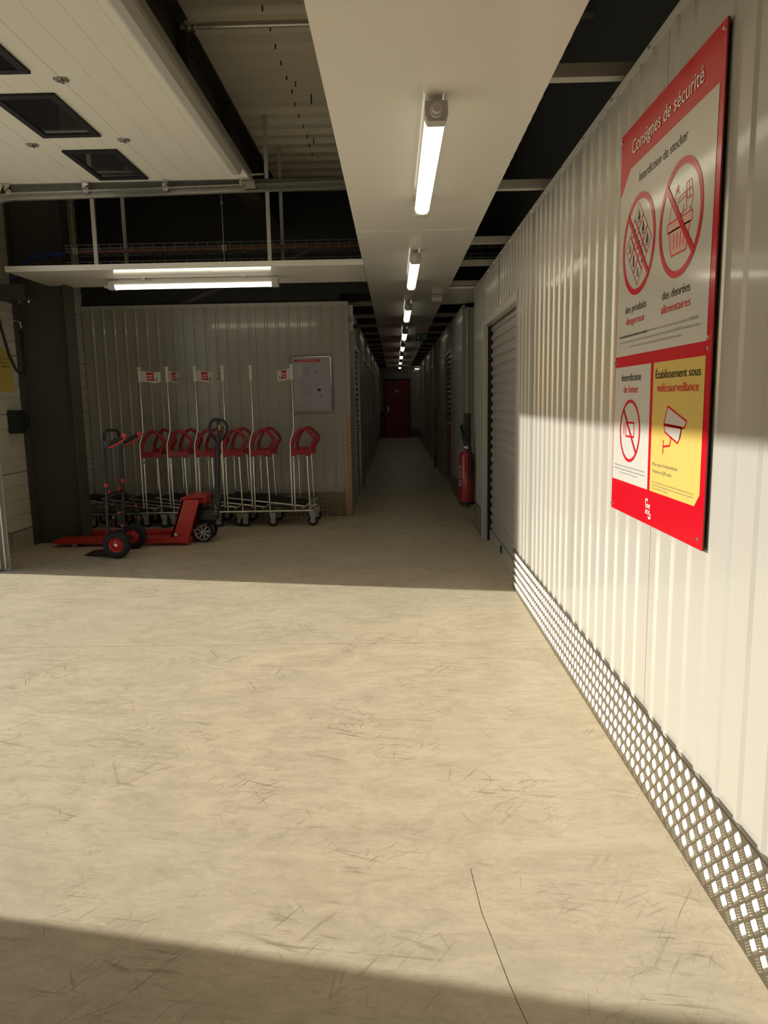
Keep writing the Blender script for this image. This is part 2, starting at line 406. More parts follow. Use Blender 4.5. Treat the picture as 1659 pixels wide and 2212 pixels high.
# ---- strip across the bay
cx = struct('ceiling_bay', (0, 0, 2.533))
for x0, x1 in ((-3.33, -1.62), (-1.617, -.249)):
    MB().box(x0, x1, 6.47, 7.38, 0, .008).build('ceiling_panel', M_CEIL, cx)
MB().prism([(-3.335, 6.465, -.002), (-3.335, 6.50, -.002), (-3.335, 6.50, .004), (-3.335, 6.472, .004), (-3.335, 6.472, .045), (-3.335, 6.465, .045)], (3.09, 0, 0)).build('edge_trim', M_CEIL, cx)

# ---- corridor walls (right after the side passage, and left)
def roller(parent_name, x, y0, y1, side, material, jamb=M_TRIM, top=2.08):
    """roller door between y0 and y1 in the plane x, facing -side*x"""
    d = struct(parent_name, (x, y0, 0)); s = side; n = 25; h = (top-.10)/n
    prof = []
    for k in range(n):
        z = .1+k*h; prof += [(0, z), (.016, z+.3*h), (.016, z+.6*h), (0, z+.85*h)]
    pl = [(s*(.028-a), .05, z) for a, z in prof]+[(s*.06, .05, top), (s*.06, .05, .1)]
    MB().prism(pl, (0, y1-y0-.1, 0)).build('curtain', material, d)
    MB().box(*sorted((s*.01, s*.05)), .05, y1-y0-.05, 0, .1).build('bottom_bar', M_GREYD, d)
    for a, b in ((-.02, .05), (y1-y0-.05, y1-y0+.02)):
        MB().box(*sorted((s*-.012, s*.1)), a, b, 0, top+.05).build('jamb', jamb, d)
    MB().box(*sorted((s*-.004, s*.1)), .05, y1-y0-.05, top, top+.05).build('lintel', jamb, d)
    MB().cyl((s*-.02, (y1-y0)*.5, 1.0), (s*.02, (y1-y0)*.5, 1.0), .03, 10).build('lock', M_STEEL, d)
    return d
wrc = struct('wall_right_corridor', (.868, 0, 0))
def wseg(parent, x, sgn, y0, y1, z0=.28, z1=2.49):
    if sgn > 0: ribbed(parent, (0, y1), (0, -1, 0), (-1, 0, 0), y1-y0, z0, z1)
    else: ribbed(parent, (0, y0), (0, 1, 0), (1, 0, 0), y1-y0, z0, z1)
for y0, y1, z0 in ((9.30, 11.05, .0), (11.05, 12.5, 2.13), (12.5, 14.85, .0), (15.0, 16.2, 0), (16.2, 17.5, 2.13), (17.5, 18.7, 0), (18.7, 20.1, 2.13), (20.1, 25.3, 0)):
    wseg(wrc, .868, 1, y0, y1, z0)
ribbed(wrc, (.0, 9.30), (1, 0, 0), (0, -1, 0), 2.2, 0, 2.5)
ribbed(wrc, (.0, 25.3), (1, 0, 0), (0, 1, 0), 2.2, 0, 2.5)
MB().box(0, .03, 9.3, 25.3, 2.49, 2.53).build('cap_trim', M_TRIM, wrc)
for y0, y1 in ((9.3, 11.05), (12.5, 14.85), (17.5, 18.7), (20.1, 25.3)):
    MB().box(-.014, -.011, y0, y1, 0, .28).build('kick_plate', M_ALU, wrc)
roller('door_2', .868, 11.05, 12.5, 1, M_REDD)
roller('door_3', .868, 16.2, 17.5, 1, M_ZINC)
roller('door_4', .868, 18.7, 20.1, 1, M_REDD)
g2 = struct('trim_2', (.875, 9.285, 0)); checker(g2, (0, 0, 0), (1, 0, 0), (0, -1, 0), .08, 1.2, 0)
g3 = struct('trim_3', (.80, 14.93, 0)); checker(g3, (0, 0, 0), (1, 0, 0), (0, -1, 0), .075, 1.22, 0)
MB().box(0, .075, 0, .06, 0, 2.49).build('end_post', M_TRIM, g3)
wlc = struct('wall_left_corridor', (-.525, 0, 0))
segs = [(8.76, 9.85, 0), (9.85, 11.2, 2.13), (11.2, 12.55, 0), (12.55, 13.95, 2.13), (13.95, 14.6, 0), (14.6, 16.0, 2.13), (16.0, 16.7, 0), (16.7, 18.1, 2.13), (18.1, 18.8, 0), (18.8, 20.2, 2.13), (20.2, 27.3, 0)]
for y0, y1, z0 in segs: wseg(wlc, -.525, -1, y0, y1, z0)
MB().box(-.03, 0, 8.75, 27.3, 2.49, 2.53).build('cap_trim', M_TRIM, wlc)
for y0, y1 in ((11.2, 12.55), (13.95, 14.6), (16.0, 16.7), (18.1, 18.8), (20.2, 27.3)):
    MB().box(.011, .014, y0, y1, 0, .28).build('kick_plate', M_ALU, wlc)
roller('door_5', -.525, 9.85, 11.2, -1, M_ZINC, M_GALV)
for k, (y0, y1) in enumerate(((12.55, 13.95), (14.6, 16.0), (16.7, 18.1), (18.8, 20.2))):
    roller('door_%d' % (6+k), -.525, y0, y1, -1, M_REDD)
# ---- end wall with the red fire door
we = struct('wall_corridor_end', (-.6, 27.3, 0))
ribbed(we, (5.0, 0), (-1, 0, 0), (0, -1, 0), 5.0, 0, 2.55)
MB().box(1.17, 2.6, -.014, -.011, 0, .3).build('kick_plate', M_ALU, we)
de = struct('door_10', (.115, 27.28, 0))
MB().box(-.445, .445, -.05, 0, .005, 2.10).build('leaf', M_REDD, de, bevel=.004)
for b in ((-.50, -.446, -.06, .01, 0, 2.16), (.446, .50, -.06, .01, 0, 2.16), (-.50, .50, -.06, .01, 2.105, 2.16)):
    MB().box(*b).build('door_frame', M_COL, de)
hnd = MB().box(-.36, -.30, -.058, -.05, .96, 1.16).build('handle_plate', M_STEEL, de); MB().cyl((-.33, -.10, 1.04), (-.20, -.10, 1.04), .011).cyl((-.33, -.10, 1.04), (-.33, -.05, 1.04), .011).build('handle', M_STEEL, hnd)
MB().box(-.08, .06, -.054, -.05, 1.66, 1.75).build('notice_plate', M_INKW, de)

# ================================================================== THINGS
ORD = ['first', 'second', 'third', 'fourth', 'fifth', 'sixth', 'seventh', 'eighth', 'ninth', 'tenth', 'eleventh', 'twelfth', 'thirteenth', 'fourteenth', 'fifteenth', 'sixteenth', 'seventeenth', 'eighteenth']

# ---- cross bars carrying the ceiling strip
for k, y in enumerate((2.97, 4.43, 5.90, 6.84, 8.0, 9.5, 10.9, 12.25, 13.6, 14.95, 16.3, 17.65, 19.0, 20.4, 21.8, 23.2, 24.6)):
    x0 = -.62 if y > 9 else .30
    m = MB().prism([(x0, y-.005, 2.570), (x0, y+.045, 2.570), (x0, y+.045, 2.574), (x0, y-.001, 2.574), (x0, y-.001, 2.615), (x0, y+.045, 2.615), (x0, y+.045, 2.619), (x0, y-.005, 2.619)], (.93-x0, 0, 0))
    o = m.build('cross_bar', M_TRIM)
    tag(o, '%s white steel cross bar from the camera over the %s' % (ORD[k], 'ceiling strip beside the right wall' if y < 9 else 'dark gaps of the corridor ceiling'), 'cross bar', 'cross bars carrying the ceiling strip')

# ---- long lamps
def lamp(label, x, y, z, rz=0, L=1.46, group=None, glow=M_LED):
    t = thing('strip_light', label, 'lamp', (x, y, z), rz, group)
    n = 10
    prof = [(-.042, .012)]+[(-.042*math.cos(PI*i/n), .010-.034*math.sin(PI*i/n)) for i in range(n+1)]+[(.042, .012)]
    MB().prism([(a, .06, b) for a, b in prof], (0, L-.08, 0)).build('diffuser', glow, t)
    MB().prism([(-.036, .02, .012), (.036, .02, .012), (.030, .02, .05), (-.030, .02, .05)], (0, L, 0)).build('housing', M_HOUS, t)
    for a, b in ((0, .06), (L-.02, L+.04)):
        c = MB().prism([(-.044, a, .05), (-.046, a, .0), (-.034, a, -.028), (.034, a, -.028), (.046, a, .0), (.044, a, .05)], (0, b-a, 0)).build('end_cap', M_HOUS, t, bevel=.004)
        if a == 0: MB().lathe([(.026, 0), (.026, -.018), (.018, -.022), (.018, -.045), (.008, -.048)], (0, 0, .008), 'y', 12).build('cable_gland', M_HOUS, c, smooth=True)
    for y_ in (.3, L-.3): MB().box(-.03, .03, y_, y_+.04, .05, .0705).build('mounting_clip', M_GALV, t)
    return t
for k, y in enumerate((3.0, 5.9, 8.93, 12.02, 15.02, 18.05, 21.05, 24.1)):
    lamp('lit strip light on the corridor ceiling, %s' % ('nearest the camera and largest' if k == 0 else 'the last before the red end door' if k == 7 else ORD[k]+' from the camera'), .18+.005*k, y, 2.466 if k % 2 == 0 else 2.462, group='strip lights along the corridor ceiling')
lamp('lit strip light under the white ceiling strip above the parked trolleys', -2.62, 6.95, 2.462, -PI/2, L=1.53, glow=M_LEDB)
lamp('lit strip light across the side passage beside the red end door', .70, 26.6, 2.475, -PI/2, L=1.3)

# ---- safety sign on the right wall
SG = thing('safety_sign', 'large red and white safety instruction sign with yellow panel on right wall', 'sign', (.852, 2.845, .950))
def pl(poly, w, t=.0004):                       # polygon in sign coordinates (u, v)
    return MB().prism([(-w, -(u+.02), v) for u, v in poly], (-t, 0, 0))
def spl(name, poly, material, w=.0045, parent=SG): return pl(poly, w).build(name, material, parent)
def stext(s, u0, u1, v, cap, material, w=.0062, bold=0.0, parent=SG, fixw=True, name='lettering'):
    vs, fs = text_mesh(s, cap/.70, bold)
    if not vs: return
    mn = min(q.x for q in vs); mx = max(q.x for q in vs); k = (u1-u0)/(mx-mn) if fixw else 1
    return MB().add([(-w, -(u0+(q.x-mn)*k+.02), v+q.y) for q in vs], fs).build(name, material, parent)
MB().box(-.004, 0, -.852, 0, 0, 1.362).build('board', M_SIGNR, SG)
MB().box(.0002, .0022, -.852, 0, 0, 1.362).build('backing', M_BLACKM, SG)
spl('white_panel', [(.096, 1.220), (.805, 1.220), (.799, .574), (-.012, .574), (-.012, 1.150), (-.002, 1.150)], M_SIGNW)
spl('white_panel', [(-.012, .535), (.374, .535), (.380, .117), (-.012, .117)], M_SIGNW)
spl('yellow_panel', [(.400, .535), (.799, .535), (.801, .153), (.768, .117), (.403, .117)], M_SIGNY)
def ring(c, r, t, w, material, n=48, parent=SG):
    m = MB(); vs = []; fs = []
    for i in range(n):
        a = 2*PI*i/n
        for q in (r, r-t): vs.append((-w, -(c[0]+q*math.cos(a)+.02), c[1]+q*math.sin(a)))
    fs = [(2*i, 2*((i+1) % n), 2*((i+1) % n)+1, 2*i+1) for i in range(n)]
    return m.add(vs, fs).build('ring', material, parent)
def bar(p, q, t, material, w=.0055, name='stroke', parent=SG, mb=None):
    p = Vector(p); q = Vector(q); d = (q-p).normalized(); e = Vector((-d.y, d.x))*t/2
    poly = [p+e, q+e, q-e, p-e]
    if mb is not None: mb.v += []; return mb.prism([(-w, -(a.x+.02), a.y) for a in poly], (-.0003, 0, 0))
    return spl(name, poly, material, w, parent)
def strokes(name, segs, t, material, w=.0052):
    m = MB()
    for p, q in segs: bar(p, q, t, material, w, mb=m)
    return m.build(name, material, SG)
def loop(pts): return [(pts[i], pts[(i+1) % len(pts)]) for i in range(len(pts))]
stext('Consignes de sécurité', .108, .706, 1.262, .047, M_INKW)
stext('Interdiction de stocker', .194, .608, 1.150, .030, M_INK)
# hazard symbols crossed out
cL, cR, cS = (.204, .944), (.572, .942), (.178, .305)
ring(cL, .167, .020, .0060, M_SIGNRR); ring(cR, .167, .020, .0060, M_SIGNRR); ring(cS, .112, .011, .0060, M_SIGNRR)
bar((cL[0]-.113, cL[1]+.113), (cL[0]+.113, cL[1]-.113), .017, M_SIGNRR, .0066, 'prohibition_bar')
bar((cR[0]-.113, cR[1]+.113), (cR[0]+.113, cR[1]-.113), .020, M_SIGNRR, .0066, 'prohibition_bar')
bar((cS[0]-.075, cS[1]+.075), (cS[0]+.075, cS[1]-.075), .010, M_SIGNRR, .0066, 'prohibition_bar')
a = .0445
for i in range(3):
    for j in range(3):
        cx_, cy_ = cL[0]+(i-j)*a, cL[1]+.092-(i+j)*.046
        q = .93
        strokes('hazard_diamond', loop([(cx_-a*q, cy_), (cx_, cy_+.046*q), (cx_+a*q, cy_), (cx_, cy_-.046*q)]), .0035, M_SIGNRR, .0052)
        kind = i*3+j
        if kind in (0, 3, 6):      # flame shapes
            spl('hazard_symbol', [(cx_-.009, cy_-.012), (cx_-.011, cy_), (cx_-.004, cy_+.006), (cx_, cy_+.024), (cx_+.008, cy_+.006), (cx_+.011, cy_-.002), (cx_+.007, cy_-.013)], M_INK, .0055)
            spl('hazard_symbol', [(cx_-.013, cy_-.020), (cx_+.013, cy_-.020), (cx_+.013, cy_-.017), (cx_-.013, cy_-.017)], M_INK, .0055)
        elif kind in (1, 4):
            spl('hazard_symbol', [(cx_-.018, cy_-.010), (cx_+.012, cy_+.012), (cx_+.018, cy_+.009), (cx_-.012, cy_-.015)], M_INK, .0055)
        elif kind in (5, 7):
            spl('hazard_symbol', [(cx_-.006, cy_-.022), (cx_+.006, cy_-.022), (cx_+.006, cy_+.010), (cx_, cy_+.022), (cx_-.006, cy_+.010)], M_INK, .0055)
        else:
            spl('hazard_symbol', [(cx_-.016, cy_-.014), (cx_+.016, cy_-.014), (cx_+.010, cy_-.004), (cx_+.004, cy_+.016), (cx_-.006, cy_+.016), (cx_-.004, cy_-.004)], M_INKG, .0055)
# bin full of food
bl = [(.478, .945), (.664, .945), (.664, .918), (.478, .918)]
bd = [(.490, .918), (.650, .918), (.628, .845), (.512, .845)]
spl('bin_fill', [(.478, .945), (.664, .945), (.664, .918), (.650, .918), (.628, .845), (.512, .845), (.490, .918), (.478, .918)], M_PINK, .0049)
strokes('bin_outline', loop(bl)+loop(bd)+[((.530+.027*i, .905), (.533+.024*i, .862)) for i in range(4)], .0045, M_SIGNRR)
strokes('food_outline', loop([(.560, .950), (.552, 1.000), (.612, 1.008), (.622, .958)])+[((.555, .990), (.614, .996))]
        +loop([(.622, .985), (.612, 1.030), (.650, 1.032), (.664, .985)])+[((.617, 1.008), (.655, 1.008)), ((.632, 1.032), (.642, .985))]
        +[((.490, .950), (.497, .985)), ((.497, .985), (.515, 1.000)), ((.515, 1.000), (.530, .990)), ((.535, .995), (.532, 1.020)), ((.532, 1.020), (.548, 1.030)), ((.548, 1.030), (.560, 1.015))]
        +loop([(.536, 1.030), (.553, 1.040), (.556, 1.028), (.542, 1.022)])+[((.664, .985), (.655, .950)), ((.600, .975), (.590, .950)), ((.640, .962), (.650, .945))], .0035, M_SIGNRR)
stext('des produits', .086, .308, .724, .026, M_INK); stext('dangereux', .099, .292, .682, .026, M_INKR)
stext('des denrées', .454, .672, .724, .027, M_INK); stext('alimentaires', .448, .677, .682, .027, M_INKR)
stext('Pour la sécurité de tous, respectez ces consignes.', .030, .330, .640, .0085, M_INK, bold=.0004)
stext('En cas de doute sur un produit, consulter les équipes HOMEBOX.', .337, .742, .640, .0085, M_INKG)
stext("Tout infraction aux consignes vous expose à des poursuites pénales. En cas d'infraction HOMEBOX procédera de plein", .028, .755, .620, .0085, M_INKG)
stext("droit sans recours et de retour à vos frais de l'ensemble des biens entreposés.", .148, .626, .601, .0085, M_INKG)
stext('Interdiction', .071, .281, .483, .027, M_INK); stext('de fumer', .095, .258, .441, .027, M_INKR)
stext('Établissement sous', .423, .773, .483, .027, M_INK); stext('vidéosurveillance', .439, .762, .441, .027, M_INKR)
# crossed-out cigarette packet
strokes('cigarette_packet', loop([(.135, .335), (.225, .335), (.225, .285), (.135, .285)])+[((.125, .360), (.142, .345)), ((.112, .335), (.112, .290))], .007, M_SIGNRR)
# camera drawing
camA = [(.538, .396), (.690, .354), (.674, .334), (.511, .341)]; camB = [(.513, .337), (.655, .333), (.640, .300), (.628, .287), (.560, .305), (.521, .317)]
spl('camera_drawing', camA, M_SIGNW, .0049); spl('camera_drawing', camB, M_SIGNW, .0049)
strokes('camera_outline', loop(camA)+loop(camB)+[((.655, .333), (.642, .300)), ((.575, .303), (.567, .276)), ((.567, .276), (.514, .270)), ((.511, .291), (.511, .247))], .006, M_SIGNRR)
stext("Pour plus d'informations,", .425, .637, .204, .011, M_INKG); stext('flashez ce QR code :', .428, .597, .181, .011, M_INKG)
for s, u0, u1, v in (("Interdiction de fumer et de vapoter dans l'ensemble des locaux,", .012, .348, .171), ('article R.3512 du code de la santé publique, sous peine de sanctions', .010, .352, .158), ('prévues par la loi en vigueur.', .081, .281, .146)):
    stext(s, u0, u1, v, .006, M_INKG)
for s, u0, u1, v in (("Pour toute question concernant le fonctionnement du dispositif, et pour exercer", .422, .759, .148), ("votre droit d'accès aux images qui vous concernent, adressez-vous au responsable", .423, .756, .138), ('du site pendant les horaires.', .424, .567, .128)):
    stext(s, u0, u1, v, .005, M_INKG)
lg = strokes('logo', [((.372, .084), (.392, .084)), ((.372, .084), (.372, .068)), ((.420, .024), (.400, .024)), ((.420, .024), (.420, .040)), ((.388, .084), (.392, .078)), ((.404, .024), (.400, .030))], .006, M_INKW)
stext('HOME', .374, .418, .056, .014, M_INKW, bold=.0004, name='logo_lettering'); stext('BOX', .374, .418, .036, .014, M_INKW, bold=.0004, name='logo_lettering')
for u, v in ((-.012, 1.342), (.818, 1.342), (-.010, .018), (.806, .030), (-.012, .553), (.812, .553), (.812, .583)):
    MB().lathe([(.0, -.009), (.005, -.008), (.006, 0)], (-.0005, -(u+.02), v), 'x', 8).build('screw', M_STEEL, SG)
for y_ in (-.1, -.75):
    for z_ in (.1, 1.25): MB().cyl((.002, y_, z_), (.018, y_, z_), .012, 8).build('spacer', M_BLACKM, SG)

# ---- framed evacuation plan on the back wall
FP = thing('plan_frame', 'framed site plan sheet with rounded metal border on the ribbed back wall', 'notice', (-1.200, 8.728, 1.268))
MB().box(0, .455, -.006, .008, 0, .628).build('sheet', M_PAPER, FP)
fr = []
for cx_, cz_, a0 in ((.445, .618, 0), (.010, .618, PI/2), (.010, .010, PI), (.445, .010, 1.5*PI)):
    fr += [(cx_+.018*math.cos(a0+t*PI/8), -.004, cz_+.018*math.sin(a0+t*PI/8)) for t in range(5)]
MB().tube(fr, .011, 8, True).build('frame', M_STEEL, FP, smooth=True)
MB().box(.03, .335, -.0072, -.006, .575, .603).build('header_band', M_INKR, FP)
def ptext(s, x0, x1, z, cap, material, parent, y=-.0078, flip=1):
    vs, fs = text_mesh(s, cap/.7)
    mn = min(q.x for q in vs); mx = max(q.x for q in vs); k = (x1-x0)/(mx-mn)
    return MB().add([(x0+(q.x-mn)*k, y, z+q.y) for q in vs], fs).build('lettering', material, parent)
ptext("PLAN D'INTERVENTION", .065, .30, .583, .012, M_INKW, FP)
m = MB(); B = lambda x0, x1, z0, z1: m.box(x0, x1, -.0072, -.006, z0, z1)
for x0, x1, z0, z1, nx, nz in ((.135, .205, .395, .545, 3, 4), (.085, .215, .22, .36, 5, 3), (.105, .22, .185, .225, 4, 1)):
    for i in range(nx+1): q = x0+(x1-x0)*i/nx; B(q, q+.002, z0, z1)
    for i in range(nz+1): q = z0+(z1-z0)*i/nz; B(x0, x1, q, q+.002)
for x_, z_ in ((.27, .45), (.275, .475), (.285, .45), (.26, .31), (.30, .30)): B(x_, x_+.02, z_, z_+.008)
for z_ in (.55, .435, .37, .29): B(.25, .31, z_, z_+.003)
m.build('plan_drawing', M_INKG, FP)
MB().prism([(.055, -.0072, .40), (.125, -.0072, .41), (.125, -.0072, .545), (.055, -.0072, .53)], (0, .001, 0)).build('plan_map', M_HOUS, FP)
MB().box(.295, .335, -.0072, -.006, .235, .262).build('plan_key', M_INK, FP); MB().box(.32, .345, -.0072, -.006, .175, .19).build('plan_key', M_INKG, FP)

# ---- flagged platform trolleys
def caster(parent, x, y, r=.058):
    c = MB().box(x-.04, x+.04, y-.035, y+.035, .150, .156).prism([(x-.035, y-.03, .150), (x+.035, y-.03, .150), (x+.035, y-.03, .10), (x+.012, y-.03, .05), (x-.012, y-.03, .05)], (0, .004, 0)).prism([(x-.035, y+.026, .150), (x+.035, y+.026, .150), (x+.035, y+.026, .10), (x+.012, y+.026, .05), (x-.012, y+.026, .05)], (0, .004, 0)).build('caster_fork', M_GALV, parent)
    w_ = MB().lathe([(.030, -.016), (r-.006, -.016), (r, -.009), (r, .009), (r-.006, .016), (.030, .016)], (x, y, r), 'y', 20, True).build('wheel', M_BLACK, c, smooth=True)
    MB().lathe([(.006, -.018), (.030, -.015), (.030, .015), (.006, .018)], (x, y, r), 'y', 14).build('hub', M_HOUS, c, smooth=True)
def make_trolley():
    t = thing('platform_trolley', 'x', 'trolley')
    for y in (0, .43): MB().tube([(-.78, y, .172), (.19, y, .172)], .013, 8).build('base_rail', M_STEEL, t, smooth=True)
    MB().tube([(.13, 0, .172), (.13, .43, .172)], .012, 8).tube([(-.40, 0, .172), (-.40, .43, .172)], .012, 8).tube([(-.76, 0, .172), (-.76, .43, .172)], .012, 8).build('cross_rail', M_STEEL, t, smooth=True)
    z0, z1 = .338, .228
    MB().prism([(-.76, .03, z0), (.10, .03, z1), (.10, .03, z1+.014), (-.76, .03, z0+.014)], (0, .37, 0)).build('deck', M_DECKT, t)
    MB().tube([(.10, .012, z1-.01), (-.80, .012, z0-.008), (-.83, .03, z0-.004), (-.83, .40, z0-.004), (-.80, .418, z0-.008), (.10, .418, z1-.01), (.19, .418, .25), (.10, .418, z1-.01)], .011, 8).build('deck_rim', M_STEEL, t, smooth=True)
    MB().tube([(.06, .0, .20), (.13, .0, .245), (.16, .03, .26), (.16, .40, .26), (.13, .43, .245), (.06, .43, .20)], .009, 6).build('deck_hinge', M_STEEL, t, smooth=True)
    for y in (0, .43):
        MB().tube([(-.014, y, .80), (-.018, y, .155)], .0115, 10).build('post', M_CHROME, t, smooth=True)
        MB().tube([(.136, y, .80), (.142, y, .50), (.150, y, .16)], .0115, 10).build('post', M_CHROME, t, smooth=True)
        lp = [(-.030, .83), (-.028, .90), (-.008, .965), (.028, 1.035), (.068, 1.075), (.110, 1.086), (.150, 1.068), (.205, 1.010), (.226, .978), (.224, .950), (.192, .905), (.172, .860), (.168, .82)]
        h = MB().tube([(x, y, z) for x, z in lp], .0185, 10).build('handle', M_RED, t, smooth=True)
        MB().prism([(-.047, y-.016, .787), (-.005, y-.016, .787), (.0, y-.016, .800), (.118, y-.016, .800), (.125, y-.016, .787), (.185, y-.016, .787), (.188, y-.016, .868), (.10, y-.016, .848), (.090, y-.016, .870), (.074, y-.016, .870), (.070, y-.016, .850), (-.045, y-.016, .880)], (0, .032, 0)).build('handle_plate', M_RED, h, bevel=.004)
        MB().cyl((-.014, y-.02, .745), (-.014, y+.02, .745), .018, 8).build('post_clip', M_GALV, t)
        caster(t, .178, y); caster(t, -.66, .06 if y == 0 else .37)
    MB().tube([(-.047, -.012, .22), (-.047, -.012, .925), (-.040, -.012, .955), (-.008, -.012, 1.065), (0, -.012, 1.095), (0, -.012, 1.64)], .011, 10).build('flag_pole', M_CHROME, t, smooth=True)
    MB().lathe([(.017, 1.62), (.017, 1.755), (.026, 1.78), (.024, 1.785)], (0, -.012, 0), 'z', 12).build('flag_sleeve', M_FLAG, t, smooth=True)
    return t
def copy_thing(src):
    c = src.copy(); COL.objects.link(c)
    def rec(a, b):
        for ch in a.children:
            q = ch.copy(); COL.objects.link(q); q.parent = b; rec(ch, q)
    rec(src, c); return c
def add_flag(t, ang, num):
    N = 12; W = .235; top = [(.012+W*i/N, 1.742+.006*math.sin(2*PI*i/N)-.012*math.sin(PI*i/N/1.2)*(1 if i else 0)) for i in range(N+1)]
    bot = [(.012+W*i/N, 1.622+.008*math.sin(2*PI*i/N+.3)-.004) for i in range(N+1)]
    poly = top+bot[::-1]
    f = MB().prism([(x, -.0012, z) for x, z in poly], (0, .0024, 0)).build('flag', M_FLAG, t, (0, -.012, 0)); f.rotation_euler = (0, 0, ang)
    for s in (-1, 1):
        y = s*.0016
        sq = lambda x0, x1, z0, z1, yy: [(x0, yy, z0), (x1, yy, z0), (x1, yy, z1), (x0, yy, z1)]
        MB().prism(sq(.092, .168, 1.640, 1.722, y), (0, s*.0003, 0)).build('flag_logo', M_SIGNRR, f)
        MB().prism(sq(.083, .105, 1.706, 1.728, y*1.3), (0, s*.0003, 0)).build('logo_corner', M_REDD, f); MB().prism(sq(.156, .178, 1.634, 1.656, y*1.3), (0, s*.0003, 0)).build('logo_corner', M_REDD, f)
        for tx, z, x0, x1, cap, mt in (('HOME', 1.684, .102, .158, .016, M_INKW), ('BOX', 1.655, .102, .158, .018, M_INKW), (num, 1.636, .190, .216, .032, M_INK)):
            vs, fs = text_mesh(tx, cap/.7, .0008); mn = min(q.x for q in vs); mx = max(q.x for q in vs)
            if tx == '1': x0, x1 = .196, .206
            k = (x1-x0)/(mx-mn)
            MB().add([((x0+(q.x-mn)*k) if s < 0 else (x1-(q.x-mn)*k), y*2, z+q.y) for q in vs], fs).build('lettering', mt, f)
tr0 = make_trolley()
flags = [(-2.786, -.15, '2', 'platform trolley flagged with number 2, leftmost of the parked row'),
         (-2.48, 1.27, '3', 'platform trolley flagged with number 3, second from the left in the row'),
         (-2.175, .90, '5', 'platform trolley flagged with number 5, behind the pallet truck handle'),
         (-1.87, 2.08, '4', 'platform trolley with flag turned back edgewise, right of the pallet truck handle'),
         (-1.561, 1.76, '6', 'platform trolley whose flag is edge-on, second from the right in the row'),
         (-1.111, 2.42, '1', 'platform trolley with number 1 flag pointing left, rightmost beside the framed plan')]
trs = [tr0]+[copy_thing(tr0) for _ in flags[1:]]
for t, (x, a_, nmb, lb) in zip(trs, flags):
    t.location = (x, 8.07+random.uniform(-.004, .004), 0); tag(t, lb, 'trolley', 'flagged trolleys nested along the back wall')
    add_flag(t, a_, nmb)

# ---- red pallet truck
PT = thing('pallet_truck', 'red hand pallet truck with black tiller, parked in front of the trolleys', 'pallet truck', (-1.94, 7.265, 0), 0)
for y in (-.27, .11):
    MB().prism([(-.20, y, .085), (-1.36, y, .085), (-1.44, y, .070), (-1.46, y, .045), (-1.40, y, .035), (-.28, y, .030), (-.10, y, .018), (-.10, y, .075)], (0, .16, 0)).build('fork', M_REDP, PT, bevel=.006)
    r_ = MB().lathe([(.01, -.045), (.036, -.045), (.036, .045), (.01, .045)], (-1.25, y+.08, .036), 'y', 14).build('fork_roller', M_HOUS, PT, smooth=True)
    MB().lathe([(.01, -.03), (.03, -.03), (.03, .03), (.01, .03)], (-.95, y+.08, .031), 'y', 14).build('fork_roller', M_HOUS, PT, smooth=True)
for y in (-.26, .23):
    s_ = MB().prism([(-.30, y, .03), (-.115, y, .03), (.02, y, .43), (.02, y, .455), (-.15, y, .455)], (0, .03, 0)).build('side_plate', M_REDP, PT, bevel=.006)
    MB().cyl((-.225, y-.006, .115), (-.225, y+.036, .115), .016, 10).build('pivot_bolt', M_STEEL, s_)
MB().prism([(-.30, -.26, .03), (-.27, -.26, .03), (-.12, -.26, .455), (-.15, -.26, .455)], (0, .52, 0)).build('back_plate', M_REDP, PT, bevel=.004)
MB().prism([(-.16, -.26, .455), (.05, -.12, .455), (.05, .12, .455), (-.16, .26, .455)], (0, 0, .02)).build('top_plate', M_REDP, PT, bevel=.005)
MB().box(-.02, .05, -.12, .12, .40, .455).build('top_lip', M_REDP, PT, bevel=.006)
pm = MB().box(-.06, .14, -.075, .075, .215, .335).box(-.08, .02, -.05, .05, .335, .40).build('pump', M_BLACKP, PT, bevel=.012)
MB().cyl((-.03, 0, .33), (-.03, 0, .455), .028, 14).build('piston', M_STEEL, pm)
MB().tube([(.125, -.05, .27+.006*i) for i in range(2)], .014).build('bolt', M_STEEL, pm)
MB().tube([(.135+.016*math.cos(i*1.05), -.07+.016*math.sin(i*1.05), .27+i*.0035) for i in range(30)], .004, 5).build('spring', M_STEEL, pm)
MB().box(-.03, .05, -.05, .05, .12, .215).build('steer_block', M_BLACKP, PT, bevel=.01)
MB().tube([(-.20, -.10, .08), (.04, -.10, .19)], .012).build('push_rod', M_STEEL, PT); MB().tube([(-.20, .10, .08), (.04, .10, .19)], .012).build('push_rod', M_STEEL, PT)
for y in (-.085, .085):
    w_ = MB().lathe([(.078, -.024), (.098, -.024), (.101, -.018), (.101, .018), (.098, .024), (.078, .024)], (0, y, .101), 'y', 28, True).build('steer_wheel', M_BLACK, PT, smooth=True)
    MB().lathe([(.070, -.020), (.080, -.025), (.080, .025), (.070, .020)], (0, y, .101), 'y', 28, True).build('rim', M_GALVD, w_, smooth=True)
    m = MB().lathe([(.006, -.026), (.024, -.024), (.024, .024), (.006, .026)], (0, y, .101), 'y', 14)
    for k in range(8):
        a_ = k*PI/4+.2; c_, s_ = math.cos(a_), math.sin(a_)
        m.prism([(.02*c_-.006*s_, y-.018, .101+.02*s_+.006*c_), (.072*c_-.009*s_, y-.018, .101+.072*s_+.009*c_), (.072*c_+.009*s_, y-.018, .101+.072*s_-.009*c_), (.02*c_+.006*s_, y-.018, .101+.02*s_-.006*c_)], (0, .036, 0))
    m.build('spokes', M_GALV, w_)
